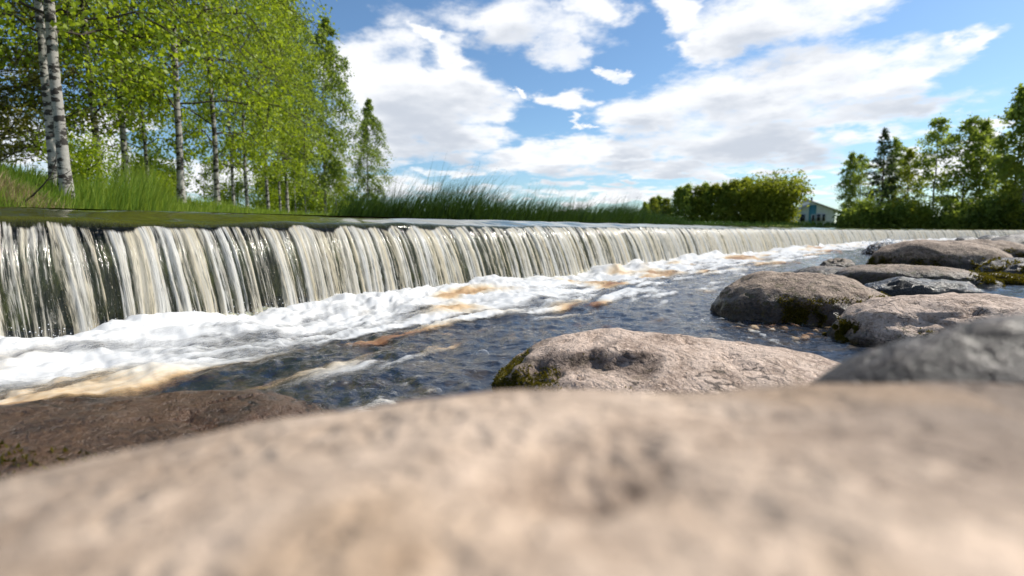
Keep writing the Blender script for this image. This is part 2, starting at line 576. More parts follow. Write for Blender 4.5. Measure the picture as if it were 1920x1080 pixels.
# ------------------------------------------------------------------ ground
def build_ground():
    m = MT('ground_earth')
    p = m.pos()
    a = m.noise(p, .6, 6, .6); b = m.noise(p, 7, 5, .65)
    c = m.ramp(m.math('ADD', m.math('MULTIPLY', a, .5), m.math('MULTIPLY', b, .5)),
               [(.35, (.03, .05, .010)), (.48, (.07, .10, .018)), (.58, (.11, .125, .03)), (.7, (.15, .12, .05))])
    z = m.n('ShaderNodeSeparateXYZ', {0: p}).outputs[2]
    c = m.mix(m.map(z, .95, .75), c, (.05, .036, .02))
    mat = m.done(m.pbr(Base_Color=c, Roughness=.95, Specular_IOR_Level=.05, Normal=m.bump(b, .8, .08)))
    nr, na = 150, 300
    r = np.concatenate([[0.3], np.geomspace(1.2, 4000, nr - 1)])
    th = np.linspace(0, 2 * np.pi, na, endpoint=False)
    # more rays towards the view
    th = th + .55 * np.sin(th - math.pi / 2 + math.pi) * 0
    X = r[:, None] * np.sin(th)[None]; Y = r[:, None] * np.cos(th)[None]
    Z = ground_z(X, Y)
    V = np.stack([X, Y, Z], -1).reshape(-1, 3)
    F = grid_faces(nr, na, True)
    c0 = len(V)
    o = obj('ground', mesh_data('ground', V, F[:, ::-1], mat))
    tag(o, kind='structure')


build_ground()


# ------------------------------------------------------------------ water
def water_mat(name, deep, shallow, rough=.04, bump_scale=(6, 22), bstr=.25):
    m = MT(name)
    p = m.pos()
    bed = m.noise(p, 3.5, 5, .6); b2 = m.noise(p, 13, 5, .65)
    c = m.mix(m.map(m.math('ADD', m.math('MULTIPLY', bed, .5), m.math('MULTIPLY', b2, .5)), .45, .62), deep, shallow)
    w1 = m.noise(m.scale(p, (1, 1.4, 1)), bump_scale[0], 5, .6, .6)
    w2 = m.noise(p, bump_scale[1], 4, .6, .8)
    nb = m.bump(m.math('ADD', w1, m.math('MULTIPLY', w2, .45)), bstr, .05)
    return m.done(m.pbr(Base_Color=c, Roughness=rough, IOR=1.33, Specular_IOR_Level=.95, Normal=nb))


def wave_dir(x, y):
    sd, sa = weir_sd(x, y)
    return sd, sa


ROCKS_PLAN = []      # (x, y, r) of rocks standing in the water, filled below and used for ripples


def lower_surface(x, y):
    """height and foam cover of the lower river"""
    sd, sa = weir_sd(x, y)
    dist = np.hypot(x, y)
    foot = 0.56
    q = sd - foot
    # domain warp so the foam is drawn out into tongues
    wx = fbm(sa * .55, sd * .8, 0, 3, 31) * .55
    wy = fbm(sa * .55 + 9, sd * .8, 0, 3, 32) * .40
    u, v = sa + wx, sd + wy
    lump = fbm(u * 1.5, v * 2.6, 0, 4, 41)
    big = fbm(u * .55, v * .9, 0, 3, 42)
    reach = 1.75 + .85 * big + .25 * fbm(sa * .3, 0, 0, 2, 77) + .35 * sstep(9, 4, sa) + .03 * np.clip(sa, 0, 40)
    near = 1 - sstep(reach * .30, reach * 1.25, q)
    streak = fbm(u * 1.1, v * 6.5, 0, 5, 43, .6)
    fine = fbm(u * 4, v * 20, 0, 4, 44, .6)
    foam = near * 1.20 + .85 * streak * sstep(-.1, .6, q) + .22 * fine - .25 + .15 * big
    far = sstep(3.8 + .03 * sa, 1.2, q)
    foam = foam + far * .50 * sstep(-.12, .45, streak)
    foam = foam - .50 * sstep(.15, .75, lump) * sstep(.25, .9, q) * sstep(2.8, 1.4, q)
    foam = np.clip(foam, 0, 1.15)
    foam = foam * sstep(5.0 + .05 * np.clip(sa, 0, 60), 2.2, q)
    foam = foam + .75 * sstep(.12, .5, fbm(x * 16, y * 16, 0, 3, 57)) * np.exp(-((x - 2.15) / .75) ** 2 - ((y - 3.75) / .42) ** 2)  # white flecks stand in for sun sparkle around the dome boulder
    foam = foam + .36 * sstep(.15, .6, fbm(x * 13, y * 15, 0, 3, 58)) * sstep(.0, .4, fbm(x * 1.7, y * 1.7, 0, 2, 59)) * sstep(6.5, 4, q)
    turb = 1 - sstep(.2, 2.6, q)
    z = turb * (.075 * lump + .085 * big + .02 * fine) + .09 * np.exp(-((np.clip(q, -1, 9) - .12) / .34) ** 2) * (.6 + .8 * lump)
    k = np.minimum(1, 6 / (dist + 1e-6))
    rip = .036 * fbm(x * 3.1 + .4 * wx, y * 3.4, 0, 4, 51, .6) + .020 * fbm(x * 10, y * 11, 0, 3, 52)
    z = z + rip * (.7 + .5 * turb)
    soft = 1.05 * fbm(u * 1.0, v * 1.7, 0, 2, 47) + .12 * lump
    thin = np.clip((soft + .15 + .22 * sstep(4, 1.5, sa)) * 1.3, 0, 1) * sstep(.0, .5, q)
    return z, foam, thin, sd


def build_water():
    na, nr = 760, 560
    th = np.linspace(R(-66), R(66), na)
    r = np.concatenate([np.geomspace(.7, 26, nr - 70), np.geomspace(26.4, 150, 70)])
    X = r[:, None] * np.sin(th)[None]; Y = r[:, None] * np.cos(th)[None]
    Z, foam, thin, sd = lower_surface(X, Y)
    keep_v = (sd > -.05)
    F = grid_faces(nr, na)
    kf = keep_v.reshape(-1)[F].all(1)
    V = np.stack([X, Y, Z], -1).reshape(-1, 3)

    def sub(F):
        u, inv = np.unique(F, return_inverse=True)
        return u, inv.reshape(F.shape)
    u, F1 = sub(F[kf])
    mat = water_mat('peat_water', (.014, .020, .032), (.060, .048, .036), .04, (6, 24), .38)  # deep tone tinted blue to imitate reflected sky
    o = obj('lower_river_water', mesh_data('lower_river_water', V[u], F1[:, ::-1], mat))
    tag(o, kind='structure')
    # foam sheet
    fv = foam.reshape(-1)
    kf2 = kf & (fv[F].max(1) > .06) & (sd.reshape(-1)[F].min(1) > .40)
    u, F2 = sub(F[kf2])
    Vf = V[u].copy()
    Vf[:, 2] += .006 + .022 * np.clip(fv[u], 0, 1)
    m = MT('river_foam')
    p = m.pos()
    fo = m.attr('foam'); tn = m.attr('thin')
    fl = m.n('ShaderNodeVectorRotate', {'Vector': p, 'Angle': R(38)}, rotation_type='Z_AXIS').outputs[0]
    st = m.noise(m.scale(fl, (70, 14, 20)), 1.0, 5, .65, .3)
    bb = m.noise(p, 120, 3, .6)
    dens = m.math('ADD', fo, m.math('ADD', m.math('MULTIPLY', m.math('SUBTRACT', st, .5), .55), m.math('MULTIPLY', m.math('SUBTRACT', bb, .5), .35)))
    al = m.map(dens, .06, 1.0)
    warm = m.map(m.math('SUBTRACT', m.math('ADD', tn, m.math('MULTIPLY', m.math('SUBTRACT', st, .5), .5)), m.math('MULTIPLY', fo, .14)), .0, 1.05)
    col = m.ramp(warm, [(0, (.80, .80, .79)), (.3, (.80, .70, .55)), (.62, (.68, .47, .26)), (1, (.28, .12, .055))])
    d = m.pbr(Base_Color=col, Roughness=.45, Specular_IOR_Level=.3, Normal=m.bump(m.math('ADD', st, m.math('MULTIPLY', bb, .4)), .20, .012))
    t = m.n('ShaderNodeBsdfTranslucent', {0: col}).outputs[0]
    tr = m.n('ShaderNodeBsdfTransparent').outputs[0]
    mat = m.done(m.mixs(al, tr, m.mixs(.2, d, t)))
    o = obj('foam', mesh_data('foam', Vf, F2[:, ::-1], mat, attrs={'foam': fv[u], 'thin': thin.reshape(-1)[u]}))
    tag(o, 'white and rusty brown foam churning along the foot of the waterfall', 'foam', kind='stuff')

    # upper water
    m_up = water_mat('pond_water_surface', (.02, .02, .008), (.045, .038, .015), .03, (3, 10), .10)
    ss = np.arange(-4, 116, .8)
    wx, wy, nx, ny = weir_at(ss)
    top = np.stack([wx - nx * .78, wy - ny * .78], 1)
    far = [(WE[0] + 4, WE[1] + 12), (72, 84), (40, 90), (0, 60), (-16, 40), (-14, 0)]
    P = np.concatenate([top, np.array(far)])
    V = np.c_[P, np.full(len(P), ZP + .004)]
    o = obj('upper_river_water', mesh_data('upper_river_water', V, [list(range(len(V)))], m_up, smooth=False))
    tag(o, kind='structure')


build_water()


# ------------------------------------------------------------------ weir and waterfall
def build_fall():
    # columns get wider apart with distance
    s = [-3.6]
    while s[-1] < 112:
        wx, wy, _, _ = weir_at(s[-1])
        s.append(s[-1] + max(.0075, math.hypot(wx, wy) * .00155))
    s = np.array(s)
    wx, wy, nx, ny = weir_at(s)
    # profile: (offset downstream, height); smooth crest, then a thrown parabola
    up = np.linspace(-.85, -.02, 14)
    zc = ZP - .010 - .10 * sstep(-.75, .12, up) ** 1.3
    T = np.linspace(0, 1, 72) ** .85
    tt = T * .44
    offs = .0 + 1.18 * tt
    slope0 = -.25
    zf = zc[-1] + slope0 * offs * .55 - 4.0 * tt ** 2
    zend = -.08
    zf = zc[-1] + (zf - zc[-1]) * (zend - zc[-1]) / (zf[-1] - zc[-1])
    off = np.concatenate([up, offs[1:] - 0.0])
    zz = np.concatenate([zc, zf[1:]])
    tp = np.concatenate([np.full(14, 0.0), T[1:]])
    nc, nr = len(s), len(off)
    Sg, Tg = np.meshgrid(s, tp)
    OFF = np.broadcast_to(off[:, None], Sg.shape)
    wander = .10 * fbm(Sg * 1.1, Tg * .5, 0, 3, 61) * Tg + .05 * fbm(Sg * 5, Tg * 1.5, 0, 2, 62) * Tg
    sp = Sg + wander + .02 * Tg
    st1 = fbm(sp * 8.0, Tg * .2, 0, 2, 63)
    st2 = fbm(sp * 23, Tg * .35, 0, 2, 64)
    st3 = fbm(sp * 55, Tg * .6, 0, 2, 65)
    strand = .42 * st1 + .62 * st2 + .34 * st3
    # the scalloped upper edge where the sheet breaks up
    arc = np.abs(((s * 2.3 + .8 * fbm(s * 1.3, 0, 0, 2, 70)) % 1.0) - .5) * 2
    t0 = .17 + .09 * arc ** 1.8 + .06 * fbm(s * 6, 0, 0, 3, 66) - .11 * sstep(2.5, 7, s)
    T0 = np.broadcast_to(t0[None], Sg.shape)
    start = sstep(T0, T0 + .07, Tg)
    bias = .17 + .14 * fbm(Sg * 1.1, 0, 0, 2, 88) * sstep(.8, 2, Sg) + .20 * sstep(1.0, .1, Sg) + .05 * sstep(3, 8, Sg) + .20 * sstep(7, 18, Sg) - .08 * sstep(.35, 1.0, Tg) * sstep(9, 3, Sg) + .08 * sstep(.5, .2, Tg)  # far stretch whitened to stand in for its oblique reflection
    sb_ = strand + bias
    aer = start * (.50 * sstep(-.30, .02, sb_) + .50 * sstep(-.02, .36, sb_))
    # bright ropes along the edges of the sheets
    rope = np.maximum(np.exp(-(st1 / .03) ** 2), np.exp(-(st2 / .05) ** 2)) * .8 * sstep(.22, .45, Tg)
    aer = np.clip(np.maximum(aer, rope * start), 0, 1)
    disp = (.036 * strand + .012 * st2 + .012 * rope) * sstep(.02, .5, Tg) + .012 * fbm(Sg * .9, OFF * 1.5, 0, 3, 67) * (Tg <= 0)
    dz = .028 * fbm(Sg * .8, OFF * 1.2, 0, 3, 68) + .012 * fbm(Sg * 3.2, OFF * 1.4, 0, 3, 69) * sstep(-.5, .05, OFF)
    dz = dz * (Tg < .2) * sstep(-.85, -.5, OFF)
    O = OFF + disp
    X = wx[None] + nx[None] * O; Y = wy[None] + ny[None] * O
    Z = np.broadcast_to(zz[:, None], Sg.shape) + dz
    V = np.stack([X, Y, Z], -1).reshape(-1, 3)
    F = grid_faces(nr, nc)
    m = MT('falling_water')
    ae = m.attr('aer'); uvw = m.attr('flow', 'Vector'); tv = m.attr('fall')
    s1 = m.noise(m.scale(uvw, (95, 5.0, 1)), 1.0, 5, .65, .25)
    s2 = m.noise(m.scale(uvw, (220, 32.0, 1)), 1.0, 3, .6)
    s0 = m.noise(m.scale(uvw, (34, 1.6, 1)), 1.0, 3, .6, .2)
    a = m.math('ADD', ae, m.math('ADD', m.math('MULTIPLY', m.math('SUBTRACT', s1, .5), 2.2), m.math('MULTIPLY', m.math('SUBTRACT', s0, .5), 1.4)))
    gate = m.map(ae, .02, .2)
    a = m.math('MULTIPLY', m.map(a, .16, 1.10), gate)
    # short white dashes of broken drops
    dash = m.math('MULTIPLY', m.map(s2, .60, .68), m.map(tv, .16, .3))
    dash = m.math('MULTIPLY', dash, m.map(s1, .42, .6))
    a = m.math('MAXIMUM', m.math('MULTIPLY', a, .93), m.math('MULTIPLY', dash, .85))
    warm = m.noise(m.scale(uvw, (14, .3, 1)), 1.0, 3, .6)
    col = m.mix(m.map(warm, .35, .65), (.95, .94, .90), (.93, .82, .60))
    white = m.mixs(.52, m.pbr(Base_Color=col, Roughness=.35, Specular_IOR_Level=.5, Normal=m.bump(m.math('ADD', s1, s2), .5, .012)),
                   m.n('ShaderNodeBsdfTranslucent', {0: col}).outputs[0])
    nb = m.bump(m.math('ADD', m.math('MULTIPLY', s1, m.map(tv, 0.0, .15, .10, 1.0)), m.math('MULTIPLY', s2, m.map(tv, 0.05, .2, 0.0, .35))), .35, .01)
    pz = m.noise(m.scale(uvw, (1.5, 3, 1)), 1.0, 3, .5)
    bodyc = m.mix(pz, (.030, .036, .008), (.075, .075, .014))
    body = m.pbr(Base_Color=bodyc, Roughness=.06, IOR=1.33, Specular_IOR_Level=.6, Normal=nb)
    fres = m.n('ShaderNodeFresnel', {'IOR': 1.33, 'Normal': nb}).outputs[0]
    film = m.mixs(m.math('ADD', m.math('MULTIPLY', fres, .75), .01), m.n('ShaderNodeBsdfTransparent', {0: (.80, .82, .70)}).outputs[0],
                  m.n('ShaderNodeBsdfGlossy', {'Roughness': .08, 'Normal': nb}).outputs[0])
    clear = m.mixs(m.map(tv, .02, .30), body, film)
    mat = m.done(m.mixs(a, clear, white))
    cum = np.concatenate([[0], np.cumsum(np.hypot(np.diff(off), np.diff(zz)))])
    flow = np.stack([sp, np.broadcast_to(cum[:, None], sp.shape), np.zeros_like(sp)], -1).reshape(-1, 3)
    o = obj('waterfall', mesh_data('waterfall', V, F[:, ::-1], mat, attrs={'aer': aer.ravel(), 'flow': flow, 'fall': Tg.ravel()}))
    tag(o, kind='structure')

    # the weir itself: rounded concrete crest and a wet wall
    m = MT('weir_concrete')
    p = m.pos()
    a = m.noise(p, 2.5, 6, .65); b = m.noise(m.scale(p, (9, 9, 2.5)), 1.0, 5, .6)
    c = m.ramp(m.math('ADD', m.math('MULTIPLY', a, .5), m.math('MULTIPLY', b, .5)), [(.36, (.014, .018, .016)), (.5, (.034, .042, .022)), (.62, (.08, .088, .026)), (.75, (.06, .055, .035))])
    mat = m.done(m.pbr(Base_Color=c, Roughness=.35, Normal=m.bump(m.math('ADD', a, b), .8, .03)))
    ss = np.concatenate([np.arange(-3.9, 20, .12), np.arange(20, 114, .8)])
    wx, wy, nx, ny = weir_at(ss)
    prof = [(-.85, .45), (-.80, .76), (-.55, .79), (-.25, .76), (-.10, .70), (-.05, .64), (-.05, .3), (-.03, -.6)]
    rows = []
    for (o_, z_) in prof:
        bumpy = .012 * fbm(ss * 2.2, o_ * 5, z_ * 5, 3, 90)
        rows.append(np.stack([wx + nx * (o_ + bumpy), wy + ny * (o_ + bumpy), np.full(len(ss), z_)], -1))
    V = np.concatenate(rows)
    o = obj('weir', mesh_data('weir', V, grid_faces(len(prof), len(ss))[:, ::-1], mat))
    tag(o, 'long dark mossy concrete weir wall behind the falling water', 'weir')


build_fall()


# ------------------------------------------------------------------ boulders
def ico(n):
    import bmesh
    bm = bmesh.new()
    bmesh.ops.create_icosphere(bm, subdivisions=n, radius=1)
    V = np.array([v.co[:] for v in bm.verts]); F = np.array([[v.index for v in f.verts] for f in bm.faces])
    bm.free()
    return V, F


ICO = {k: ico(k) for k in (4, 5, 6)}
BOULDERS = 'boulders lying in the lower river'


def boulder(name, label, mat, c, dims, rz=0.0, seed=0, n=5, sq=2.4, amp=.16, freq=1.4, tilt=(0, 0), top=.0, shape=None, fine=.012, moss=None, dark=None):
    """rounded boulder: squashed superellipsoid with fractal relief; c = centre on the water, dims = half sizes"""
    V, F = ICO[n]
    D = V / np.linalg.norm(V, axis=1)[:, None]
    k = (np.abs(D) ** sq).sum(1) ** (-1 / sq)
    P = D * k[:, None]
    so = seed * 13.7
    rad = 1 + amp * fbm(D[:, 0] * freq + so, D[:, 1] * freq, D[:, 2] * freq, 4, seed, .5)
    P = P * rad[:, None]
    if top:
        P[:, 2] = np.where(P[:, 2] > 0, np.sign(P[:, 2]) * np.abs(P[:, 2]) ** (1 + top), P[:, 2])
    P = P * np.array(dims)
    loc_p = P.copy()
    if shape is not None: P = shape(P)
    # worn relief, layers and pits
    Nn = D / np.array(dims); Nn /= np.linalg.norm(Nn, axis=1)[:, None]
    q = P
    rel = fine * (1.5 * fbm(q[:, 0] * 4 + so, q[:, 1] * 4, q[:, 2] * 9, 5, seed + 3, .55) + .6 * fbm(q[:, 0] * 16, q[:, 1] * 16 + so, q[:, 2] * 22, 4, seed + 5, .6))
    crack = fbm(q[:, 0] * 3 + so, q[:, 1] * 3, q[:, 2] * 10, 3, seed + 8)
    rel -= fine * 1.6 * np.exp(-(crack / .045) ** 2) * sstep(0, .3, fbm(q[:, 0] * 2, q[:, 1] * 2, so, 2, seed + 9))
    P = P + Nn * rel[:, None]
    ca, sa = math.cos(tilt[0]), math.sin(tilt[0]); cb, sb = math.cos(tilt[1]), math.sin(tilt[1])
    Rx = np.array([[1, 0, 0], [0, ca, -sa], [0, sa, ca]]); Ry = np.array([[cb, 0, sb], [0, 1, 0], [-sb, 0, cb]])
    cz, sz = math.cos(rz), math.sin(rz)
    Rz = np.array([[cz, -sz, 0], [sz, cz, 0], [0, 0, 1]])
    P = P @ (Rz @ Ry @ Rx).T
    me = mesh_data(name, P, F, MAT[mat], attrs={'stain_shade': dark(loc_p)} if dark else None)
    o = obj(name, me, None, c)
    tag(o, label, 'boulder', BOULDERS)
    if moss:
        W = P + np.array(c)
        tri = W[F]; cen = tri.mean(1)
        nn = np.cross(tri[:, 1] - tri[:, 0], tri[:, 2] - tri[:, 0]); ar = np.linalg.norm(nn, axis=1); nn /= ar[:, None] + 1e-12
        cnt, fn, size = moss
        cnt, size = int(cnt * 1.7), size * .72
        mask = fn(cen, nn) * ar
        mask *= sstep(.0, .25, fbm(cen[:, 0] * 7, cen[:, 1] * 7, cen[:, 2] * 7, 4, seed + 21) + .08)
        if mask.sum() > 0:
            g = np.random.default_rng(seed)
            idx = g.choice(len(F), cnt, p=mask / mask.sum())
            w = g.dirichlet((1, 1, 1), cnt)
            pt = (tri[idx] * w[..., None]).sum(1) - np.array(c)
            hv = size * g.uniform(.5, 1.4, cnt)
            dirv = nn[idx] + g.normal(0, .5, (cnt, 3)); dirv /= np.linalg.norm(dirv, axis=1)[:, None]
            side = np.cross(dirv, g.normal(0, 1, (cnt, 3))); side /= np.linalg.norm(side, axis=1)[:, None] + 1e-9
            a = pt - side * hv[:, None] * .4 - nn[idx] * .003; b = pt + side * hv[:, None] * .4 - nn[idx] * .003
            tp = pt + dirv * hv[:, None]
            MV = np.stack([a, b, tp], 1).reshape(-1, 3)
            clump = fbm(pt[:, 0] * 9, pt[:, 1] * 9, pt[:, 2] * 9, 2, seed + 30) * .5 + .5
            ti = np.repeat(np.clip(clump + g.normal(0, .2, cnt), 0, 1), 3)
            mo = obj('moss', mesh_data('moss', MV, np.arange(cnt * 3).reshape(-1, 3), MAT['moss'], False, {'tint': ti}), o)
            mo['kind'] = 'stuff'
    return o


def low_front(h0, h1, fac=-.1):
    return lambda c, n: sstep(h1, h0, c[:, 2]) * (c[:, 2] > -.03) * (n[:, 1] < -fac)


# foreground boulder the view is taken from
def fore_shape(P):
    x, y, z = P[:, 0] + .15, P[:, 1] - .02, P[:, 2].copy()
    rho = ((np.abs(P[:, 0]) / 1.0) ** 3.2 + (np.abs(P[:, 1]) / .80) ** 3.2) ** (1 / 3.2)
    yc = y + .10 * np.clip(-x, 0, 1)
    zt = .637 - .08 * (y - .15) - .42 * np.clip(yc - .30, 0, 9) ** 2 - .17 * np.clip(-x - .02, 0, 1) ** 1.2
    zt = zt + .022 * np.exp(-((x - .46) / .10) ** 2 - ((y - .46) / .16) ** 2) + .014 * np.exp(-((x - .30) / .07) ** 2 - ((y - .50) / .14) ** 2) - .05 * np.exp(-((x - .48) / .07) ** 2 - ((y - .36) / .12) ** 2)
    zt = zt + .012 * fbm(x * 3, y * 3, 0, 4, 44) - .05 * np.exp(-((x - .03) / .035) ** 2 - ((y - .27) / .025) ** 2)
    zt = zt - .75 * np.clip(rho - .72, 0, 1) ** 1.6
    up = z > 0
    z = np.where(up, np.maximum(zt, -.2) - .0, z)
    return np.stack([x, y, z], 1)


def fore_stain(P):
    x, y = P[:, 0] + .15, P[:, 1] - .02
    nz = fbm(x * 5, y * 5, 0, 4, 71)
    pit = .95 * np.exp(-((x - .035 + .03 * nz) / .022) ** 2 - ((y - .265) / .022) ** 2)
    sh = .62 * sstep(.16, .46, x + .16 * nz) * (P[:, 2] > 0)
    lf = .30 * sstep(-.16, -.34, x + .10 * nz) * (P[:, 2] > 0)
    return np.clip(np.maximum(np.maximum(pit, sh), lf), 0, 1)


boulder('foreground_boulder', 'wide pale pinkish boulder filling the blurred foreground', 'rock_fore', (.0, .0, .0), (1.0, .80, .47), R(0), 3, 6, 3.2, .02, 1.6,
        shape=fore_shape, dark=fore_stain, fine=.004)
boulder('boulder', 'dark grey blurred boulder at the right edge of the foreground', 'rock_dark', (.80, .60, .365), (.44, .19, .31), R(-10), 9, 5, 2.1, .10, 1.5, fine=.010)
boulder('boulder', 'wet rusty brown low boulder at the left below the foam', 'rock_brown', (-1.55, 1.52, -.10), (.98, .55, .25), R(28), 12, 6, 2.8, .10, 1.8, fine=.02,
        moss=(500, lambda c, n: (c[:, 0] < -.9) * (c[:, 1] < 1.4) * (c[:, 2] > 0) * 1.0, .02))


def notch_edge(x):
    return -.14 + .05 * fbm(x * 6, 0, 0, 3, 4) - .25 * np.clip(x + .36, 0, 1) - .12 * np.clip(-.52 - x, 0, 1)


def notch_shape(P):
    x, y, z = P.T.copy()
    # a broken ledge in the near-left face
    inx = sstep(-.80, -.70, x) * sstep(-.20, -.25, x)
    edge = notch_edge(x)
    cut = inx * sstep(edge + .012, edge - .012, y) * sstep(edge - .30, edge - .05, y) * (z > -.05)
    z = z - cut * (.032 + .02 * fbm(x * 9, y * 9, 0, 3, 6))
    return np.stack([x, y, z], 1)


def notch_stain_shade(P):
    x, y, z = P.T
    inx = sstep(-.92, -.75, x) * sstep(-.17, -.24, x)
    e = y - notch_edge(x) + .05 * fbm(x * 14, y * 14, 0, 3, 9)
    return inx * sstep(.05, .0, e) * sstep(-.17, -.05, e) * (z > 0)  # ledge shade painted along the back wall, mixed with mossy dark colour


boulder('boulder', 'broad pale boulder with a mossy broken ledge in the middle', 'rock_pink', (.85, 2.22, -.03), (.90, .52, .27), R(-14), 21, 6, 2.5, .10, 1.5,
        tilt=(R(4), R(4)), shape=notch_shape, dark=notch_stain_shade, fine=.016,
        moss=(5200, lambda c, n: np.clip(np.exp(-((c[:, 0] - .02) / .14) ** 2 - ((c[:, 1] - 2.2) / .3) ** 2) * (c[:, 2] > .0) * (c[:, 2] < .17) + .8 * np.exp(-((c[:, 0] - .42) / .2) ** 2 - ((c[:, 1] - 1.98) / .12) ** 2) * (n[:, 2] < .75), 0, 1), .016))
boulder('boulder', 'rounded dome boulder with yellow green moss standing alone in the water', 'rock_grey', (2.62, 4.62, -.04), (.74, .58, .44), R(-12), 33, 6, 2.2, .13, 1.7, fine=.018,
        moss=(6500, lambda c, n: sstep(.24, .06, c[:, 2]) * (c[:, 2] > -.01) * (n[:, 1] < .1) * sstep(2.05, 2.3, c[:, 0]), .022))
boulder('boulder', 'large pinkish boulder with dark cracks in front of the black wet boulder', 'rock_pink', (3.32, 3.38, -.06), (1.08, .56, .39), R(-10), 44, 6, 2.15, .13, 1.6, tilt=(0, R(4)), fine=.022,
        moss=(3600, lambda c, n: sstep(.16, .02, c[:, 2]) * (c[:, 2] > -.02) * (n[:, 1] < .0) * sstep(2.7, 2.3, c[:, 0]), .022))
boulder('boulder', 'shiny black wet boulder behind the large pinkish one', 'rock_black', (4.2, 5.25, -.02), (.66, .30, .30), R(-6), 51, 5, 2.7, .12, 1.8, fine=.03)
boulder('boulder', 'long low boulder with a dark shaded front and mossy right end', 'rock_grey', (5.8, 7.45, -.05), (1.0, .50, .31), R(-28), 60, 5, 2.6, .12, 1.5, fine=.025,
        moss=(2200, lambda c, n: sstep(.22, .05, c[:, 2]) * (c[:, 2] > -.02) * (n[:, 1] < .2) * sstep(6.1, 6.6, c[:, 0]), .035))
boulder('boulder', 'smooth low boulder tip at the left end of the long dark one', 'rock_grey', (5.45, 8.55, -.06), (.72, .42, .22), R(-10), 66, 5, 2.4, .10, 1.5, fine=.025)
boulder('boulder', 'small rough knobbly boulder nearest the foam of the far fall', 'rock_grey', (6.25, 9.75, -.03), (.36, .26, .25), R(10), 68, 5, 2.3, .22, 2.6, fine=.03)
boulder('boulder', 'biggest smooth whaleback boulder at the right in the distance', 'rock_grey', (9.1, 10.9, -.05), (1.32, .80, .60), R(-14), 71, 5, 2.2, .12, 1.3, tilt=(0, R(3)), fine=.03,
        moss=(1800, lambda c, n: sstep(.25, .05, c[:, 2]) * (c[:, 2] > 0) * (n[:, 1] < .2), .05))
boulder('boulder', 'flat whaleback boulder with dark mossy front behind the biggest one', 'rock_grey', (12.5, 13.9, -.05), (1.25, .7, .55), R(-24), 75, 5, 2.4, .14, 1.5, fine=.04,
        moss=(1500, lambda c, n: sstep(.35, .05, c[:, 2]) * (c[:, 2] > 0) * (n[:, 1] < .2), .06))
boulder('boulder', 'left one of two dark knobs before the far end of the fall', 'rock_black', (18.2, 20.6, 0), (.62, .5, .52), 0, 81, 4, 2.1, .16, 1.5, fine=.03)
boulder('boulder', 'right one of two dark knobs before the far end of the fall', 'rock_black', (20.6, 22.2, 0), (.75, .6, .58), .4, 83, 4, 2.1, .16, 1.5, fine=.03)
boulder('boulder', 'grey boulder at the right edge below the far fall', 'rock_dark', (17.6, 17.9, 0), (1.3, .8, .62), .2, 85, 4, 2.2, .16, 1.5, fine=.04)
boulder('boulder', 'low brown mossy boulder right of the long dark one', 'rock_grey', (7.15, 7.55, -.08), (.42, .30, .22), R(-30), 88, 5, 2.3, .15, 1.6, fine=.03,
        moss=(1500, lambda c, n: sstep(.2, .02, c[:, 2]) * (c[:, 2] > -.02) * (n[:, 1] < .3), .04))
boulder('boulder', 'mossy boulder at the right edge beside the sparkling water', 'rock_dark', (8.35, 8.45, -.05), (.55, .45, .36), R(20), 91, 5, 2.3, .18, 1.6, fine=.03,
        moss=(1800, lambda c, n: sstep(.32, .05, c[:, 2]) * (c[:, 2] > -.02), .045))
boulder('boulder', 'small green mossy stone at the right edge of the rapids', 'rock_grey', (4.62, 4.58, -.05), (.26, .2, .17), 0, 95, 5, 2.3, .15, 1.8, fine=.03,
        moss=(2500, lambda c, n: (c[:, 2] > -.02) * (n[:, 2] > -.2) * 1.0, .03))
boulder('boulder', 'stone under white splashing water at the foot of the far fall', 'rock_dark', (12.4, 17.0, -.02), (.75, .5, .40), .2, 99, 5, 2.1, .2, 2.2, fine=.06)


# ------------------------------------------------------------------ trees
def leaves_mesh(P, size, rng, aspect=.7, droop=.35, tint=None):
    n = len(P)
    d = rng.normal(0, 1, (n, 3)); d[:, 2] -= droop * 2; d /= np.linalg.norm(d, axis=1)[:, None]
    s = np.cross(d, rng.normal(0, 1, (n, 3))); s /= np.linalg.norm(s, axis=1)[:, None] + 1e-9
    L = (size * rng.uniform(.45, 1.45, n))[:, None]
    a = P; b = P + d * L * .5 + s * L * aspect * .5; c = P + d * L; e = P + d * L * .5 - s * L * aspect * .5
    V = np.stack([a, b, c, e], 1).reshape(-1, 3)
    if tint is None: tint = rng.uniform(0, 1, n)
    return V, np.arange(n * 4).reshape(-1, 4), np.repeat(tint, 4)


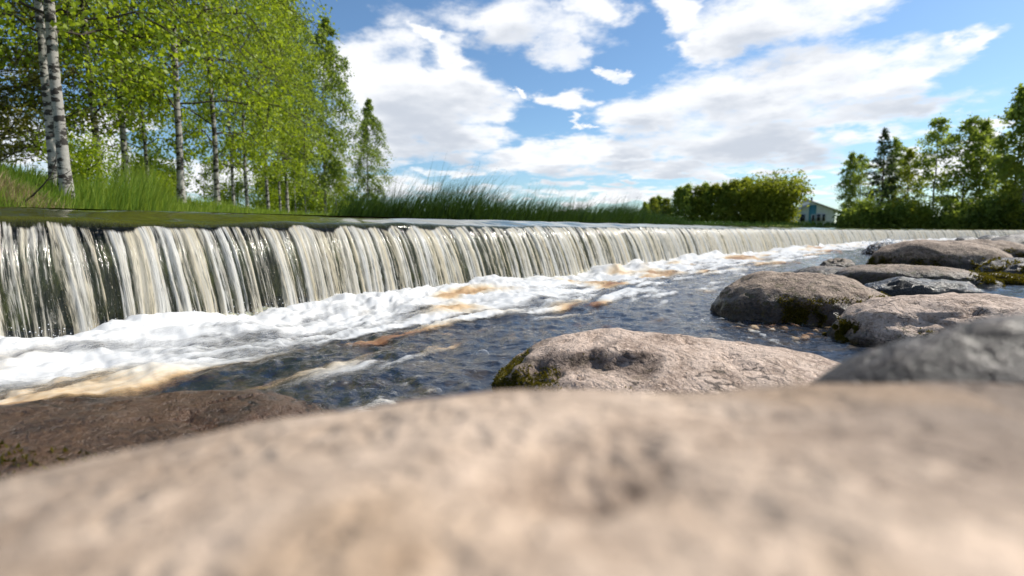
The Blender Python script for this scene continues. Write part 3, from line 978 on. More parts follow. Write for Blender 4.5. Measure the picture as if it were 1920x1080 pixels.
def make_birch(seed, H, base, rad, nleaf, lsize, tr=.12, droop=.6, nb=46, lean=(0, 0), leaf='birch_leaf', weep=.6, wind=0.0, gap=.0, bark='birch_bark', prof=None, split=False):
    rng = np.random.default_rng(seed)
    n = 26
    t = np.linspace(0, 1, n)
    path = np.stack([lean[0] * H * t + .012 * H * np.cumsum(rng.normal(0, .25, n)) * t, lean[1] * H * t + .012 * H * np.cumsum(rng.normal(0, .25, n)) * t, H * t], 1)
    path[0] = 0
    r = tr * ((1 - t) ** .8 * .95 + .05) * (1 + .35 * np.exp(-t * H / .25))
    trunk = tube(path, r, 12)
    limbs, main, pts, tin = [], [], [], []
    ga = rng.uniform(0, 6.28)
    per = nleaf // nb
    for k in range(nb):
        u = (k + rng.uniform(0, 1)) / nb
        z = base + (H * .985 - base) * u ** .9
        f = z / H
        c0 = np.array([np.interp(f, t, path[:, i]) for i in range(3)])
        ga += 2.4 + rng.normal(0, .35)
        pr = (math.sin(math.pi * min(1, (u * .86 + .16))) ** .8 + .12) if prof is None else prof(u)
        Lb = rad * pr * rng.uniform(.7, 1.2)
        e0 = R(rng.uniform(25, 60)) * (1 - .2 * (1 - u))
        m = 9
        q = np.linspace(0, 1, m)
        hor = np.array([math.cos(ga), math.sin(ga)])
        B = np.zeros((m, 3))
        B[:, :2] = hor[None] * (Lb * q * math.cos(e0))[:, None]
        B[:, 0] += wind * Lb * q ** 2
        B[:, 2] = Lb * (q * math.sin(e0) - weep * q ** 2.2)
        B[1:] += np.cumsum(rng.normal(0, .03 * Lb, (m - 1, 3)), 0)
        B += c0
        rb = np.interp(f, t, r) * .36
        (main if split else limbs).append(tube(B, np.linspace(rb, .006, m), 5))
        # twigs
        nt = 9
        tw = rng.uniform(.22, 1, nt)
        cnt = max(4, per // (nt + 3))
        light = rng.normal(0, .24)
        for w in tw:
            p0 = np.array([np.interp(w, q, B[:, i]) for i in range(3)])
            dv = rng.normal(0, 1, 3); dv[2] = dv[2] * .4 - droop; dv[:2] += hor * .6; dv[0] += wind
            dv /= np.linalg.norm(dv)
            tl = Lb * rng.uniform(.22, .5)
            x = rng.uniform(0.05, 1, cnt) ** .8
            P = p0 + dv * (tl * x)[:, None]
            P[:, 2] -= weep * .5 * tl * x ** 2
            P += rng.normal(0, .035 * tl + lsize * .75, (cnt, 3))
            pts.append(P); tin.append(np.clip(.5 + light + rng.normal(0, .16) + rng.normal(0, .2, cnt), 0, 1))
            if w > .3:
                e = p0 + dv * tl; e[2] -= weep * .5 * tl
                limbs.append(tube(np.stack([p0, (p0 + e) / 2 + [0, 0, .08 * tl], e]), [rb * .3 + .004, rb * .2 + .003, .003], 3))
        x = rng.uniform(.3, 1, per // 4 + 1)
        P = np.stack([np.interp(x, q, B[:, i]) for i in range(3)], 1) + rng.normal(0, .07 * Lb, (len(x), 3))
        pts.append(P); tin.append(np.clip(.45 + light + rng.normal(0, .22, len(x)), 0, 1))
    P = np.concatenate(pts); ti = np.concatenate(tin)
    if gap:
        k = fbm(P[:, 0] * 1.3, P[:, 1] * 1.3, P[:, 2] * 1.3, 2, seed) > -1 + gap
        P, ti = P[k], ti[k]
    LV, LF, LT = leaves_mesh(P, lsize, rng, tint=ti)
    V3 = {'trunk': mesh_data('trunk', *trunk, MAT[bark])}
    limbq = join(limbs)
    V3['twigs' if split else 'limbs'] = mesh_data('limbs', *limbq, MAT['twig'])
    if split: V3['branch'] = [mesh_data('branch', *q_, MAT['twig']) for q_ in main]
    V3['crown'] = mesh_data('crown', LV, LF, MAT[leaf], False, {'tint': LT})
    return V3


def make_conifer(seed, H, base, rad, n, size, mat='needle', pine=False, tr=.14):
    rng = np.random.default_rng(seed)
    t = np.linspace(0, 1, 16)
    path = np.stack([.02 * H * np.sin(t * 3 + seed) * t, .015 * H * np.cos(t * 2.3) * t, H * t], 1)
    path[:, :2] -= path[0, :2]
    r = tr * (1 - t) ** .85 + .012
    limbs, pts, tin = [], [], []
    nb = 70
    ga = 0
    for k in range(nb):
        u = (k + rng.uniform(0, 1)) / nb
        z = base + (H * .99 - base) * u
        c0 = np.array([np.interp(z / H, t, path[:, i]) for i in range(3)])
        ga += 2.4 + rng.normal(0, .4)
        if pine: pr = math.sin(math.pi * (u * .75 + .22)) ** .7
        else: pr = (1 - u) ** .8 + .04
        L = rad * pr * rng.uniform(.6, 1.15)
        e = R(rng.uniform(5, 35)) if pine else R(rng.uniform(-18, 12) + 25 * u)
        q = np.linspace(0, 1, 6)
        B = c0 + np.stack([np.cos(ga) * L * q, np.sin(ga) * L * q, L * (q * math.sin(e) - .16 * q ** 2 + .12 * q ** 3)], 1)
        limbs.append(tube(B, np.linspace(r.max() * .22 * (1 - .6 * u), .008, 6), 4))
        cnt = max(3, int(n / nb * (pr + .25) * .9))
        x = rng.uniform(.12, 1, cnt) ** .75
        P = np.stack([np.interp(x, q, B[:, i]) for i in range(3)], 1)
        sp = .16 * L * (1.1 - .5 * x)
        P += rng.normal(0, 1, (cnt, 3)) * sp[:, None] * np.array([1, 1, .35 if not pine else .5])
        P[:, 2] -= np.abs(rng.normal(0, .05 * L, cnt)) if not pine else 0
        pts.append(P); tin.append(np.clip(.5 + rng.normal(0, .15) + rng.normal(0, .25, cnt), 0, 1))
    P = np.concatenate(pts)
    LV, LF, LT = leaves_mesh(P, size, rng, .32, -.1 if pine else .1, np.concatenate(tin))
    lv = join(limbs)
    return {'trunk': mesh_data('trunk', *tube(path, r, 9), MAT['pine_bark']), 'limbs': mesh_data('limbs', *lv, MAT['twig']),
            'crown': mesh_data('crown', LV, LF, MAT[mat], False, {'tint': LT})}


def make_bush(seed, H, rad, n, size, leaf, nstem=9, topw=.8):
    rng = np.random.default_rng(seed)
    limbs, pts, tin = [], [], []
    for k in range(nstem):
        a = k * 2.4 + rng.normal(0, .3)
        L = H * rng.uniform(.65, 1.0)
        rr = rad * rng.uniform(.2, topw)
        q = np.linspace(0, 1, 7)
        B = np.stack([np.cos(a) * rr * q ** 1.3, np.sin(a) * rr * q ** 1.3, L * q], 1)
        B[1:] += np.cumsum(rng.normal(0, .03 * H, (6, 3)), 0)
        limbs.append(tube(B, np.linspace(.035 * H / 3, .006, 7), 5))
        for j in range(11):
            w = rng.uniform(.15, 1)
            p0 = np.array([np.interp(w, q, B[:, i]) for i in range(3)])
            cnt = n // (nstem * 11)
            sp = rad * rng.uniform(.16, .34) * (1.15 - .45 * w)
            P = p0 + np.clip(rng.normal(0, 1, (cnt, 3)), -1.5, 1.5) * sp * np.array([1, 1, .8])
            pts.append(P); tin.append(np.clip(.5 + rng.normal(0, .2) + rng.normal(0, .2, cnt), 0, 1))
    P = np.concatenate(pts); P[:, 2] = np.maximum(P[:, 2], .03)
    LV, LF, LT = leaves_mesh(P, size, rng, .6, .2, np.concatenate(tin))
    lv = join(limbs)
    return {'stems': mesh_data('stems', *lv, MAT['twig']), 'crown': mesh_data('crown', LV, LF, MAT[leaf], False, {'tint': LT})}


def plant(name, tmpl, x, y, label, cat, group=None, rz=0.0, s=1.0, z=None, dz=0.0):
    if z is None: z = float(ground_z(np.array([x]), np.array([y]))[0]) - .05
    root = empty(name, (x, y, z + dz), rz, s)
    tag(root, label, cat, group)
    for k, me in tmpl.items():
        for q in (me if isinstance(me, list) else [me]):
            c = obj(k, q, root)
            if k in ('limbs', 'twigs', 'stems', 'crown'): c['kind'] = 'stuff'
    return root


def at(px, depth):
    return (px - 960) / 960 * depth, depth / math.cos(PITCH)


BANK = 'birches along the left bank'
A = make_birch(101, 13.0, 2.0, 3.3, 24000, .085, .085, .55, 52, (0.0, 0.02), weep=.55, gap=.72)
B_ = make_birch(102, 13.5, 1.5, 3.0, 24000, .085, .075, .6, 52, (-.02, 0), weep=.65, gap=.72)
C_ = make_birch(103, 14.0, 1.7, 2.7, 19000, .11, .065, .7, 50, (.01, 0), weep=.75, gap=.68)
D_ = make_birch(104, 14.5, 2.2, 2.4, 17000, .17, .11, .8, 46, (0, 0), weep=.9, wind=.25, leaf='weep_leaf', gap=.6)
T1 = make_birch(111, 13, 2.3, 3.2, 19000, .085, .078, .5, 44, (-.008, .0), weep=.45, split=True)
T2 = make_birch(112, 12.5, 2.3, 3.0, 15000, .085, .066, .5, 40, (-.010, .02), weep=.45, split=True)
plant('birch_tree', T1, *at(132, 8.0), 'right and nearer trunk of the thick white birch pair at the left', 'birch', BANK, R(0))
plant('birch_tree', T2, *at(112, 8.55), 'left and thinner trunk of the thick birch pair at the left', 'birch', BANK, R(0))
rows = [(197, 12.2, B_, 'birch with bright sunlit white trunk right of the thick pair', 40, 1.0),
        (246, 14.0, A, 'birch with leaning grey trunk behind the grassy mound', 200, .95),
        (284, 15.5, C_, 'slender birch with thin pale trunk right of the grassy mound', 100, .82),
        (344, 13.6, A, 'birch with dark ringed leaning trunk at the end of the mound', 320, 1.05),
        (411, 17.0, B_, 'birch with blotched black and white trunk left of the lamp post', 150, 1.1),
        (441, 22.0, C_, 'birch with greyish trunk just left of the lamp post', 10, 1.0),
        (466, 23.0, B_, 'birch with slender leaning trunk just right of the lamp post', 260, 1.0),
        (506, 26.0, A, 'birch with dark reddish trunk in the middle of the left row', 75, 1.0),
        (528, 29.0, C_, 'birch with mottled trunk next to the reddish trunk', 220, 1.0),
        (541, 31.0, D_, 'birch with straight bright white trunk in the left row', 30, .95),
        (556, 35.0, C_, 'birch with pale trunk leaning left deep in the left row', 130, (.7, .7, .92)),
        (575, 39.0, B_, 'birch with tall mottled trunk near the right end of the row', 300, (.6, .6, .82)),
        (612, 40.0, D_, 'tall weeping birch with dark windblown top at the end of the row', 0, 1.05),
        (632, 40.0, C_, 'small yellow green birch at the right end of the row', 60, .52),
        (692, 50.0, D_, 'lone weeping birch standing apart left of the reeds', 35, .82)]
for px, d, tm, lab, rz, s in rows:
    plant('birch_tree', tm, *at(px, d), lab, 'birch', BANK, R(rz), s)
PN = make_conifer(130, 12, .9, 3.6, 26000, .15, 'pine_needle', True, .15)
plant('pine_tree', PN, *at(4, 11.5), 'pine with reddish trunk and drooping boughs at the left edge', 'pine', None, R(20), (.82, .82, .62))
plant('pine_tree', PN, *at(-60, 13.5), 'dark pine mostly beyond the left edge', 'pine', None, R(160), (1, 1, .95))
YB = make_bush(140, 3.0, 1.8, 7000, .11, 'birch_leaf')
SB = make_bush(141, 2.0, 1.5, 5000, .09, 'birch_leaf')
for px, d, s, lab in [(165, 10.5, .62, 'leafy young shrub right of the thick birch pair'), (262, 22, 1.0, 'leafy shrub behind the grassy mound'), (312, 24, .95, 'yellow green shrub left of the ringed birch'),
                      (300, 19, .75, 'low shrub beside the slender birch'), (425, 30, .85, 'bluish green shrub behind the blotched birch')]:
    plant('shrub', YB if s > .8 else SB, *at(px, d), lab, 'shrub', 'shrubs on the left bank', R(px * 7), s)
for px, d, s, lab in [(500, 46, 1.5, 'dark dense shrub behind the reddish birch trunk'), (535, 48, 1.5, 'dense shrub behind the straight white birch trunk'), (568, 50, 1.6, 'dense shrub behind the tall mottled birch'),
                      (610, 52, 1.4, 'shrub at the foot of the tall weeping birch'), (650, 50, 1.2, 'yellowish shrub between the last birches')]:
    plant('shrub', YB, *at(px, d), lab, 'shrub', 'shrubs behind the left birches', R(px * 5), s)

# far trees beyond the upper water
FB = [make_birch(201, 14, 1.4, 2.5, 7600, .28, .13, .7, 34, leaf='birch_leaf_far', weep=.7, wind=.15, gap=.55),
      make_birch(202, 14, 2.4, 2.9, 6200, .28, .12, .6, 30, leaf='birch_leaf_far', weep=.5, gap=.65),
      make_birch(203, 14, 1.0, 2.3, 6000, .28, .11, .7, 36, leaf='yellow_leaf', weep=.6, gap=.5)]
SP = make_conifer(210, 15, .8, 3.3, 9000, .42)
FS = [make_bush(220, 8, 4.6, 9000, .40, 'yellow_leaf', 12, .9), make_bush(221, 5, 3.2, 5000, .34, 'birch_leaf_far'), make_bush(222, 4, 2.8, 4500, .32, 'dark_leaf')]
CONE = lambda u: (1 - u) ** .65 + .05
FC = make_birch(204, 10, .4, 3.5, 8500, .36, .10, .4, 40, leaf='birch_leaf_far', weep=.3, prof=CONE)
FC2 = make_birch(205, 10, .4, 3.6, 8500, .36, .10, .4, 40, leaf='yellow_leaf', weep=.3, prof=lambda u: (1 - u) ** .45 + .05)


def top_scale(py, d, H, px, zb):
    return ((436 - py) / 950 * d + EYE - zb) / H


GR = 'trees on the far right bank'
for px, py, d, tm, H, lab in [
        (1588, 308, 84, FB[0], 14, 'left one of a pair of pale narrow birches beside the white house'), (1608, 308, 86, FB[1], 14, 'right and sparser one of the pale birch pair by the house'),
        (1648, 268, 82, SP, 15, 'dark pointed spruce right of the pale birch pair'), (1668, 285, 90, FB[0], 14, 'birch crown rising right behind the dark spruce'),
        (1697, 300, 82, FB[2], 14, 'yellowish pointed birch right of the spruce'), (1745, 252, 78, FB[1], 14, 'airy lone birch with a straight visible trunk on the right bank'),
        (1798, 250, 77, FB[1], 14, 'tall sparse birch second from the lone airy birch'), (1828, 258, 76, FB[0], 14, 'tall rounded birch left of the big dark one'),
        (1858, 300, 78, FB[2], 14, 'shorter leafy birch before the big dark tree'), (1893, 205, 70, FB[0], 14, 'big dark birch towering near the right edge'), (1925, 190, 68, FB[1], 14, 'tallest dark birch at the right edge'), (1912, 280, 66, FB[2], 14, 'bushy tree low at the right edge')]:
    x, y = at(px, d); zb = float(ground_z(np.array([x]), np.array([y]))[0])
    plant('spruce_tree' if tm is SP else 'birch_tree', tm, x, y, lab, 'spruce' if tm is SP else 'birch', GR, R(px * 3), top_scale(py, d, H, px, zb) * 1.12)
under = [(1590, 398, 1), (1601, 388, 2), (1616, 380, 1), (1635, 388, 2), (1662, 384, 2), (1690, 392, 1), (1712, 378, 0), (1735, 398, 1), (1762, 388, 2), (1785, 384, 1), (1808, 392, 0), (1832, 378, 2), (1856, 388, 1), (1880, 376, 2), (1905, 370, 2), (1928, 360, 2)]
ULAB = ['below the left birch of the pale pair', 'between the two pale birches', 'below the right birch of the pale pair', 'left of the dark spruce foot', 'right of the dark spruce foot', 'below the yellowish pointed birch',
        'bright yellow green and tallest left of the lone airy birch', 'left at the foot of the lone airy birch', 'right at the foot of the lone airy birch', 'left below the tall sparse birch', 'yellow green below the tall sparse birch', 'below the tall rounded birch',
        'below the shorter leafy birch', 'left below the big dark birch', 'right below the big dark birch', 'last one at the right edge']
for i, (px, py, k) in enumerate(under):
    d = 79 - (px - 1572) / 30
    x, y = at(px, d); zb = float(ground_z(np.array([x]), np.array([y]))[0])
    H = (8, 5, 4)[k]
    plant('shrub', FS[k], x, y, 'undergrowth shrub ' + ULAB[i], 'shrub', 'undergrowth of the far right bank', R(px * 11), top_scale(py, d, H, px, zb) * 1.05)
GM = 'trees in the row left of the white house'
for px, py, d, tm, H, lab in [
        (1208, 384, 96, FC, 10, 'first and smallest bush at the left end of the far row'), (1222, 376, 98, FC2, 10, 'second small bush at the left end of the far row'), (1233, 373, 100, FC, 10, 'little pointed tree third from the left end of the far row'), (1248, 377, 100, FC2, 10, 'low yellowish bush fourth from the left end of the far row'),
        (1272, 358, 98, FC, 10, 'dark pointed tree left of the twin peaks in the far row'), (1287, 353, 98, FC, 10, 'dark pointed tree right of the twin peaks in the far row'), (1308, 356, 98, FC2, 10, 'pointed tree seventh from the left end of the far row'), (1320, 351, 98, FC, 10, 'slim pointed tree eighth from the left end of the far row'),
        (1337, 353, 97, FC2, 10, 'light green tree left of the middle of the far row'), (1355, 350, 97, FC, 10, 'pointed tree in the middle of the far row'), (1376, 346, 96, FC2, 10, 'light green tree right of the middle of the far row'), (1397, 342, 95, FC2, 10, 'broad yellowish tree fourth from the house in the far row'), (1412, 339, 94, FS[0], 8, 'brownish green tree third from the house in the far row'),
        (1436, 335, 92, FS[0], 8, 'tall yellow green tree second from the house'), (1462, 331, 90, FS[0], 8, 'round yellow green tree right beside the white house')]:
    x, y = at(px, d); zb = float(ground_z(np.array([x]), np.array([y]))[0])
    plant('broadleaf_tree', tm, x, y, lab, 'tree', GM, R(px * 3), top_scale(py, d, H, px, zb) * 1.02)


# ------------------------------------------------------------------ grass and reeds
def blades(P, h, w, lean, rng, seg=3, curl=.5):
    n = len(P)
    a = rng.uniform(0, 2 * np.pi, n)
    dirv = np.stack([np.cos(a), np.sin(a), np.zeros(n)], 1) * rng.uniform(.05, .5, n)[:, None] + np.array(lean)[None] * rng.uniform(.5, 1.4, n)[:, None]
    sa = rng.uniform(0, np.pi, n)
    side = np.stack([np.cos(sa), np.sin(sa), np.zeros(n)], 1)
    rows = []
    for k in range(seg + 1):
        t = k / seg
        c = P + np.array([0, 0, 1.]) * (h * (t - .18 * t * t * np.linalg.norm(dirv, axis=1)))[:, None] + dirv * (h * curl * t ** 1.8)[:, None]
        ww = (w * (1 - t) ** .7 if k < seg else w * .04)
        rows.append(c - side * np.reshape(ww, (-1, 1)) * .5); rows.append(c + side * np.reshape(ww, (-1, 1)) * .5)
    V = np.stack(rows, 1)
    q = np.array([[2 * k, 2 * k + 1, 2 * k + 3, 2 * k + 2] for k in range(seg)])
    F = (np.arange(n)[:, None, None] * (2 * (seg + 1)) + q[None]).reshape(-1, 4)
    return V.reshape(-1, 3), F, 2 * (seg + 1)


def build_grass():
    rng = np.random.default_rng(5)
    n = 60000
    d = 4.2 * np.exp(rng.uniform(0, 1, n) * math.log(28 / 4.2))
    px = rng.uniform(-140, 660, n)
    x, y = (px - 960) / 960 * d, d
    sd = poly_sd(x, y)
    k = (sd > -.12) & (sd < 5.5)
    x, y, sd, d = x[k], y[k], sd[k], d[k]
    z = ground_z(x, y) - .02
    cl = fbm(x * 1.1, y * 1.1, 0, 3, 8)
    h = (.12 + .42 * rng.uniform(0, 1, len(x)) ** 1.8) * (1 + .9 * np.clip(cl, -.5, 1)) * (1 + .6 * np.exp(-((x + 6.1) / .8) ** 2 - ((y - 8.3) / 1.3) ** 2))
    tall = np.exp(-((x / y + .735) / .07) ** 2) * (y < 11)
    h = h * (.62 + 1.1 * tall)
    V, F, m = blades(np.stack([x, y, z], 1), h, .007 + .0009 * d, (.35, .0, 0), rng, 3, .7)
    ti = np.repeat(np.clip(.42 + .9 * cl + rng.normal(0, .34, len(x)), 0, 1), m)
    o = obj('grass', mesh_data('grass', V, F, MAT['grass'], True, {'tint': ti}))
    tag(o, 'long bright green grass covering the left bank', 'grass', kind='stuff')
    # rough grass on the far banks
    n = 26000
    d = rng.uniform(26, 100, n); px = rng.uniform(640, 1990, n)
    x, y = (px - 960) / 960 * d, d
    sd = poly_sd(x, y); k = (sd > 0) & (sd < 16)
    x, y, d = x[k], y[k], d[k]
    z = ground_z(x, y) - .02
    V, F, m = blades(np.stack([x, y, z], 1), rng.uniform(.3, .9, len(x)), .06 + .001 * d, (.4, 0, 0), rng, 2, .6)
    ti = np.repeat(np.clip(rng.normal(.35, .25, len(x)), 0, 1), m)
    o = obj('rough_grass', mesh_data('rough_grass', V, F, MAT['reed'], True, {'tint': ti}))
    tag(o, 'rough dark grass on the far bank below the distant trees', 'grass', kind='stuff')
    # dead stalks on the near bank
    n = 1500
    px = np.concatenate([rng.normal(20, 18, n // 3), rng.normal(75, 14, n // 3), rng.uniform(0, 140, n // 3)])
    d = rng.uniform(5.9, 6.9, len(px)); x, y = (px - 960) / 960 * d, d
    z = ground_z(x, y)
    V, F, m = blades(np.stack([x, y, z], 1), rng.uniform(.08, .28, len(x)), np.full(len(x), .013), (.1, 0, 0), rng, 2, 1.4)
    o = obj('dead_grass', mesh_data('dead_grass', V, F, MAT['dead'], True, {'tint': np.repeat(rng.uniform(0, 1, len(x)), m)}))
    tag(o, 'withered brown grass at the water edge of the left bank', 'grass', kind='stuff')
    # reeds
    line = np.array([(-8.0, 24.5), (-6.2, 23.5), (-2.5, 23.2), (2.6, 27.4), (7, 34.5), (12.5, 44.5), (15.5, 49)])
    seg = np.hypot(*np.diff(line, axis=0).T); cum = np.r_[0, np.cumsum(seg)]
    n = 11500
    s = rng.uniform(0, 1, n) ** 1.25 * cum[-1]
    x = np.interp(s, cum, line[:, 0]) + rng.normal(0, .5, n); y = np.interp(s, cum, line[:, 1]) + rng.uniform(-.4, 2.6, n)
    cl = fbm(s * .55, 0, 0, 3, 19)
    h = rng.uniform(1.05, 2.25, n) * (1 + .35 * cl)
    tallb = rng.uniform(0, 1, n) < .13
    h = np.where(tallb, h * 1.45, h) * (.78 + .25 * np.exp(-((s - 5.5) / 3.5) ** 2) + .12 * np.exp(-((s - 12) / 3) ** 2))
    w = np.where(tallb, .018, .030) * (1 + y / 60)
    V, F, m = blades(np.stack([x, y, np.full(n, ZP - .05)], 1), h, w, (.75, -.05, 0), rng, 4, .55)
    o = obj('reeds', mesh_data('reeds', V, F, MAT['reed'], True, {'tint': np.repeat(np.clip(rng.normal(.45, .3, n), 0, 1), m)}))
    tag(o, 'tall dark green reeds bent to the right by the wind', 'reeds', kind='stuff')


build_grass()


# ------------------------------------------------------------------ house on the far bank
def plain(name, col, rough=.6, metal=0.0):
    m = MT(name)
    n = m.noise(m.objco(), 3, 4, .6)
    c = m.mix(m.map(n, .3, .7), tuple(x * .88 for x in col), col)
    return m.done(m.pbr(Base_Color=c, Roughness=rough, Metallic=metal))


def build_house():
    wall_m = plain('white_boards', (.80, .85, .90)); teal = plain('teal_boards', (.09, .32, .42)); roof_m = plain('pale_metal_roof', (.55, .53, .53), .45)
    glass = MT('house_glass'); glass = glass.done(glass.pbr(Base_Color=(.03, .035, .045), Roughness=.06))
    trim = plain('grey_trim', (.20, .20, .21)); frame_m = plain('window_frame_paint', (.6, .62, .64))
    d = 100.0
    s = d / 960
    X = lambda px: (px - 1532) * s
    Zp = lambda py: (433 - py) * s + EYE
    x, y = at(1532, d)
    zb = Zp(421)
    root = empty('house', (x, y, zb - .6), R(-20), 1.18)
    tag(root, 'small white house with teal panel and pale sloping roof among the trees', 'house')
    H = lambda py: Zp(py) - zb + .6
    xl, xt0, xt1, xr = X(1499), X(1519), X(1529), X(1555)
    zl, z1, zr, zk = H(402), H(391), H(400), H(384)
    D = 8.0
    # gable wall as one shape with both slopes
    prof = [(xl, 0), (xr, 0), (xr, zr), (xt0, zk - .15), (xt0, z1), (xl, zl)]
    V = [(a, 0, b) for a, b in prof] + [(a, D, b) for a, b in prof]
    n = len(prof)
    F = [list(range(n)), list(range(2 * n - 1, n - 1, -1))] + [[i, i + n, (i + 1) % n + n, (i + 1) % n] for i in range(n)]
    obj('wall', mesh_data('wall', V, F, wall_m, False), root)
    obj('teal_panel', mesh_data('teal_panel', *box(xt0 - .003, xt1, -.06, -.002, 0, zk - .75), teal, False), root)

    def slab(name, xa, za, xb, zb_, th=.16, oy=.5):
        V = [(xa, -oy, za), (xb, -oy, zb_), (xb, D + oy, zb_), (xa, D + oy, za)]
        V = V + [(a, b, c + th) for a, b, c in V]
        F = np.array([[3, 2, 1, 0], [4, 5, 6, 7], [0, 1, 5, 4], [1, 2, 6, 5], [2, 3, 7, 6], [3, 0, 4, 7]])
        return obj(name, mesh_data(name, V, F, roof_m, False), root)
    r1 = slab('roof', xt0 - .35, zk + .02, xr + .8, zr - .30)
    slab('lower_roof', xl - .5, zl - .22, xt0 - .01, z1 + .02)
    for yy in (1.8, 5.2):
        obj('chimney', mesh_data('chimney', *box(xt0 + .5, xt0 + .75, yy, yy + .25, zk - .4, zk + .65), trim, False), r1)
    for (a, b, y0, y1) in [(1507, 1513.5, 417, 406), (1523.5, 1527, 416, 407), (1530.5, 1535, 416, 406), (1538, 1541.5, 416, 406)]:
        w = obj('window', mesh_data('window', *box(X(a) - .12, X(b) + .12, -.10, -.062, H(y0) - .12, H(y1) + .12), frame_m, False), root)
        obj('pane', mesh_data('pane', *box(X(a), X(b), -.13, -.104, H(y0), H(y1)), glass, False), w)
    for k in range(2):
        w = obj('window', mesh_data('window', *box(xr + .003, xr + .06, 1.2 + 3 * k, 2.6 + 3 * k, H(417), H(405)), frame_m, False), root)
        obj('pane', mesh_data('pane', *box(xr + .064, xr + .09, 1.32 + 3 * k, 2.48 + 3 * k, H(416), H(406)), glass, False), w)


build_house()

# ------------------------------------------------------------------ small things on the left bank
metal = plain('lamp_metal', (.10, .11, .13), .45, .6)
x, y = at(449, 32)
zg = float(ground_z(np.array([x]), np.array([y]))[0])
lp = empty('lamp_post', (x, y, zg))
tag(lp, 'thin dark lamp post with a small lantern between the left birches', 'lamp post')
hh = (433 - 346) / 960 * 32 + EYE - zg
obj('pole', mesh_data('pole', *tube([(0, 0, -.1), (0, 0, hh * .5), (0, 0, hh + .15)], [.06, .05, .04], 10), metal), lp)
obj('arm', mesh_data('arm', *tube([(0, 0, hh - .05), (.16, 0, hh + .06), (.32, 0, hh)], [.025, .022, .02], 8), metal), lp)
obj('lantern', mesh_data('lantern', *tube([(.32, 0, hh + .02), (.32, 0, hh - .06), (.32, 0, hh - .28), (.32, 0, hh - .33)], [.04, .16, .10, .03], 12), metal), lp)
x, y = at(361, 14.5)
zg = float(ground_z(np.array([x]), np.array([y]))[0])
orange = plain('orange_paint', (.75, .12, .03), .5)
mk = empty('marker_post', (x, y, zg))
tag(mk, 'tiny orange red marker showing above the grass right of the ringed birch', 'marker')
hm = (433 - 379) / 960 * 14.5 + EYE - zg
obj('post', mesh_data('post', *tube([(0, 0, -.1), (0, 0, hm * .5), (0, 0, hm - .12)], [.02, .02, .02], 8), MAT['twig']), mk)
obj('cap', mesh_data('cap', *tube([(0, 0, hm - .13), (0, 0, hm - .11), (0, 0, hm - .04), (0, 0, hm)], [.03, .06, .055, .01], 12), orange), mk)
# bare fallen branch leaning out of the bank grass
d0 = 6.1
pts = []
for (px, py) in [(44, 380), (62, 366), (80, 348), (95, 330), (104, 305), (107, 285)]:
    r_ = ray(px, py); pts.append(np.array([0, 0, EYE]) + r_ * d0)
p2 = [pts[3] * .5 + pts[2] * .5, pts[3] + np.array([.12, .05, .02]), pts[3] + np.array([.22, .08, .10])]
o = obj('bare_branch', mesh_data('bare_branch', *join([tube(pts, np.linspace(.011, .003, 6), 6), tube(p2, [.005, .004, .002], 5)]), MAT['twig']))
tag(o, 'thin bare dead branch leaning over the left bank grass', 'branch')


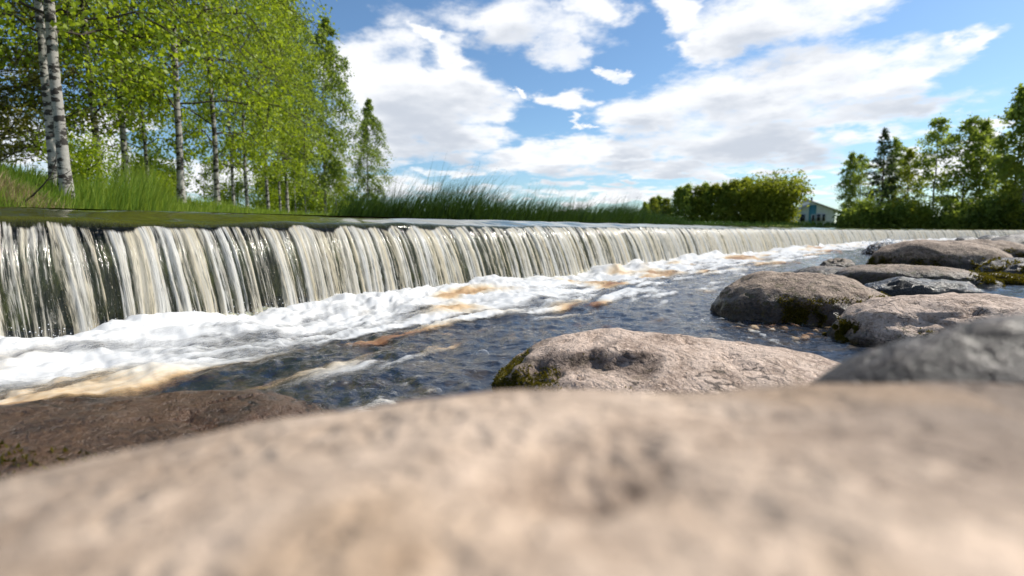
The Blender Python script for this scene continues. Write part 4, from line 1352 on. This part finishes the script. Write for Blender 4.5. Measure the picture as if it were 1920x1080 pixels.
# ------------------------------------------------------------------ bubbles and splashes
def build_bubbles():
    rng = np.random.default_rng(15)
    th = np.linspace(0, 2 * np.pi, 12, endpoint=False)
    ph = np.linspace(0, np.pi / 2, 5)
    base = np.array([[math.cos(a) * math.cos(p), math.sin(a) * math.cos(p), math.sin(p) * .8] for p in ph for a in th])
    bf = grid_faces(5, 12, True)
    m = MT('bubble_film')
    lw = m.n('ShaderNodeLayerWeight', {'Blend': .35}).outputs['Facing']
    g = m.n('ShaderNodeBsdfGlossy', {'Roughness': .03}).outputs[0]
    rim = m.mixs(.65, g, m.n('ShaderNodeBsdfDiffuse', {0: (.8, .82, .85)}).outputs[0])
    mat = m.done(m.mixs(m.map(lw, .3, 1.0, .05, .75), m.n('ShaderNodeBsdfTransparent').outputs[0], rim))
    C, S = [], []
    for (x0, x1, y0, y1, n, s0, s1) in [(1330, 1600, 595, 655, 170, .003, .015), (1150, 1500, 560, 640, 200, .003, .009), (640, 900, 620, 740, 34, .004, .013), (1390, 1640, 600, 612, 60, .004, .012), (1000, 1300, 575, 625, 120, .004, .012), (1640, 1900, 590, 615, 60, .006, .02)]:
        for _ in range(n):
            px, py = rng.uniform(x0, x1), rng.uniform(y0, y1)
            r_ = ray(px, py); t = -EYE / r_[2]
            C.append((r_[0] * t, r_[1] * t)); S.append(s0 + (s1 - s0) * rng.uniform(0, 1) ** 2.2)
    for px, py, s in [(905, 662, .042), (820, 736, .022), (775, 690, .016), (725, 685, .018)]:
        r_ = ray(px, py); t = -EYE / r_[2]
        C.append((r_[0] * t, r_[1] * t)); S.append(s)
    C = np.array(C); S = np.array(S)
    z, _, _, _ = lower_surface(C[:, 0], C[:, 1])
    P = np.c_[C, z - .001]
    V = (P[:, None] + base[None] * S[:, None, None]).reshape(-1, 3)
    F = (np.arange(len(P))[:, None, None] * len(base) + bf[None]).reshape(-1, 4)
    o = obj('bubbles', mesh_data('bubbles', V, F, mat))
    tag(o, 'clear round bubbles floating on the dark water between the boulders', 'bubbles', kind='stuff')
    # drops flung up at the foot of the fall and over the far stone
    drop = plain('water_drop', (.85, .87, .9), .1)
    V0, F0 = ico(1)
    P, S = [], []
    for _ in range(1500):
        s = -1 + 16 * rng.uniform(0, 1) ** 1.6
        wx, wy, nx, ny = weir_at(s)
        o_ = .58 + abs(rng.normal(0, .10)); h = abs(rng.normal(0, .05))
        P.append((wx + nx * o_, wy + ny * o_, .05 + h)); S.append(rng.uniform(.0015, .0045))
    for _ in range(500):
        a = rng.normal(0, 1, 2)
        P.append((12.35 + a[0] * .45, 16.8 + a[1] * .3, .35 + rng.normal(0, .10) - .18 * a[0] ** 2 * .4)); S.append(rng.uniform(.006, .022))
    P = np.array(P); S = np.array(S)
    V = (P[:, None] + V0[None] * S[:, None, None]).reshape(-1, 3)
    F = (np.arange(len(P))[:, None, None] * len(V0) + F0[None]).reshape(-1, 3)
    o = obj('splash_drops', mesh_data('splash_drops', V, F, drop))
    tag(o, 'white splashing drops at the foot of the fall', 'splash', kind='stuff')


build_bubbles()
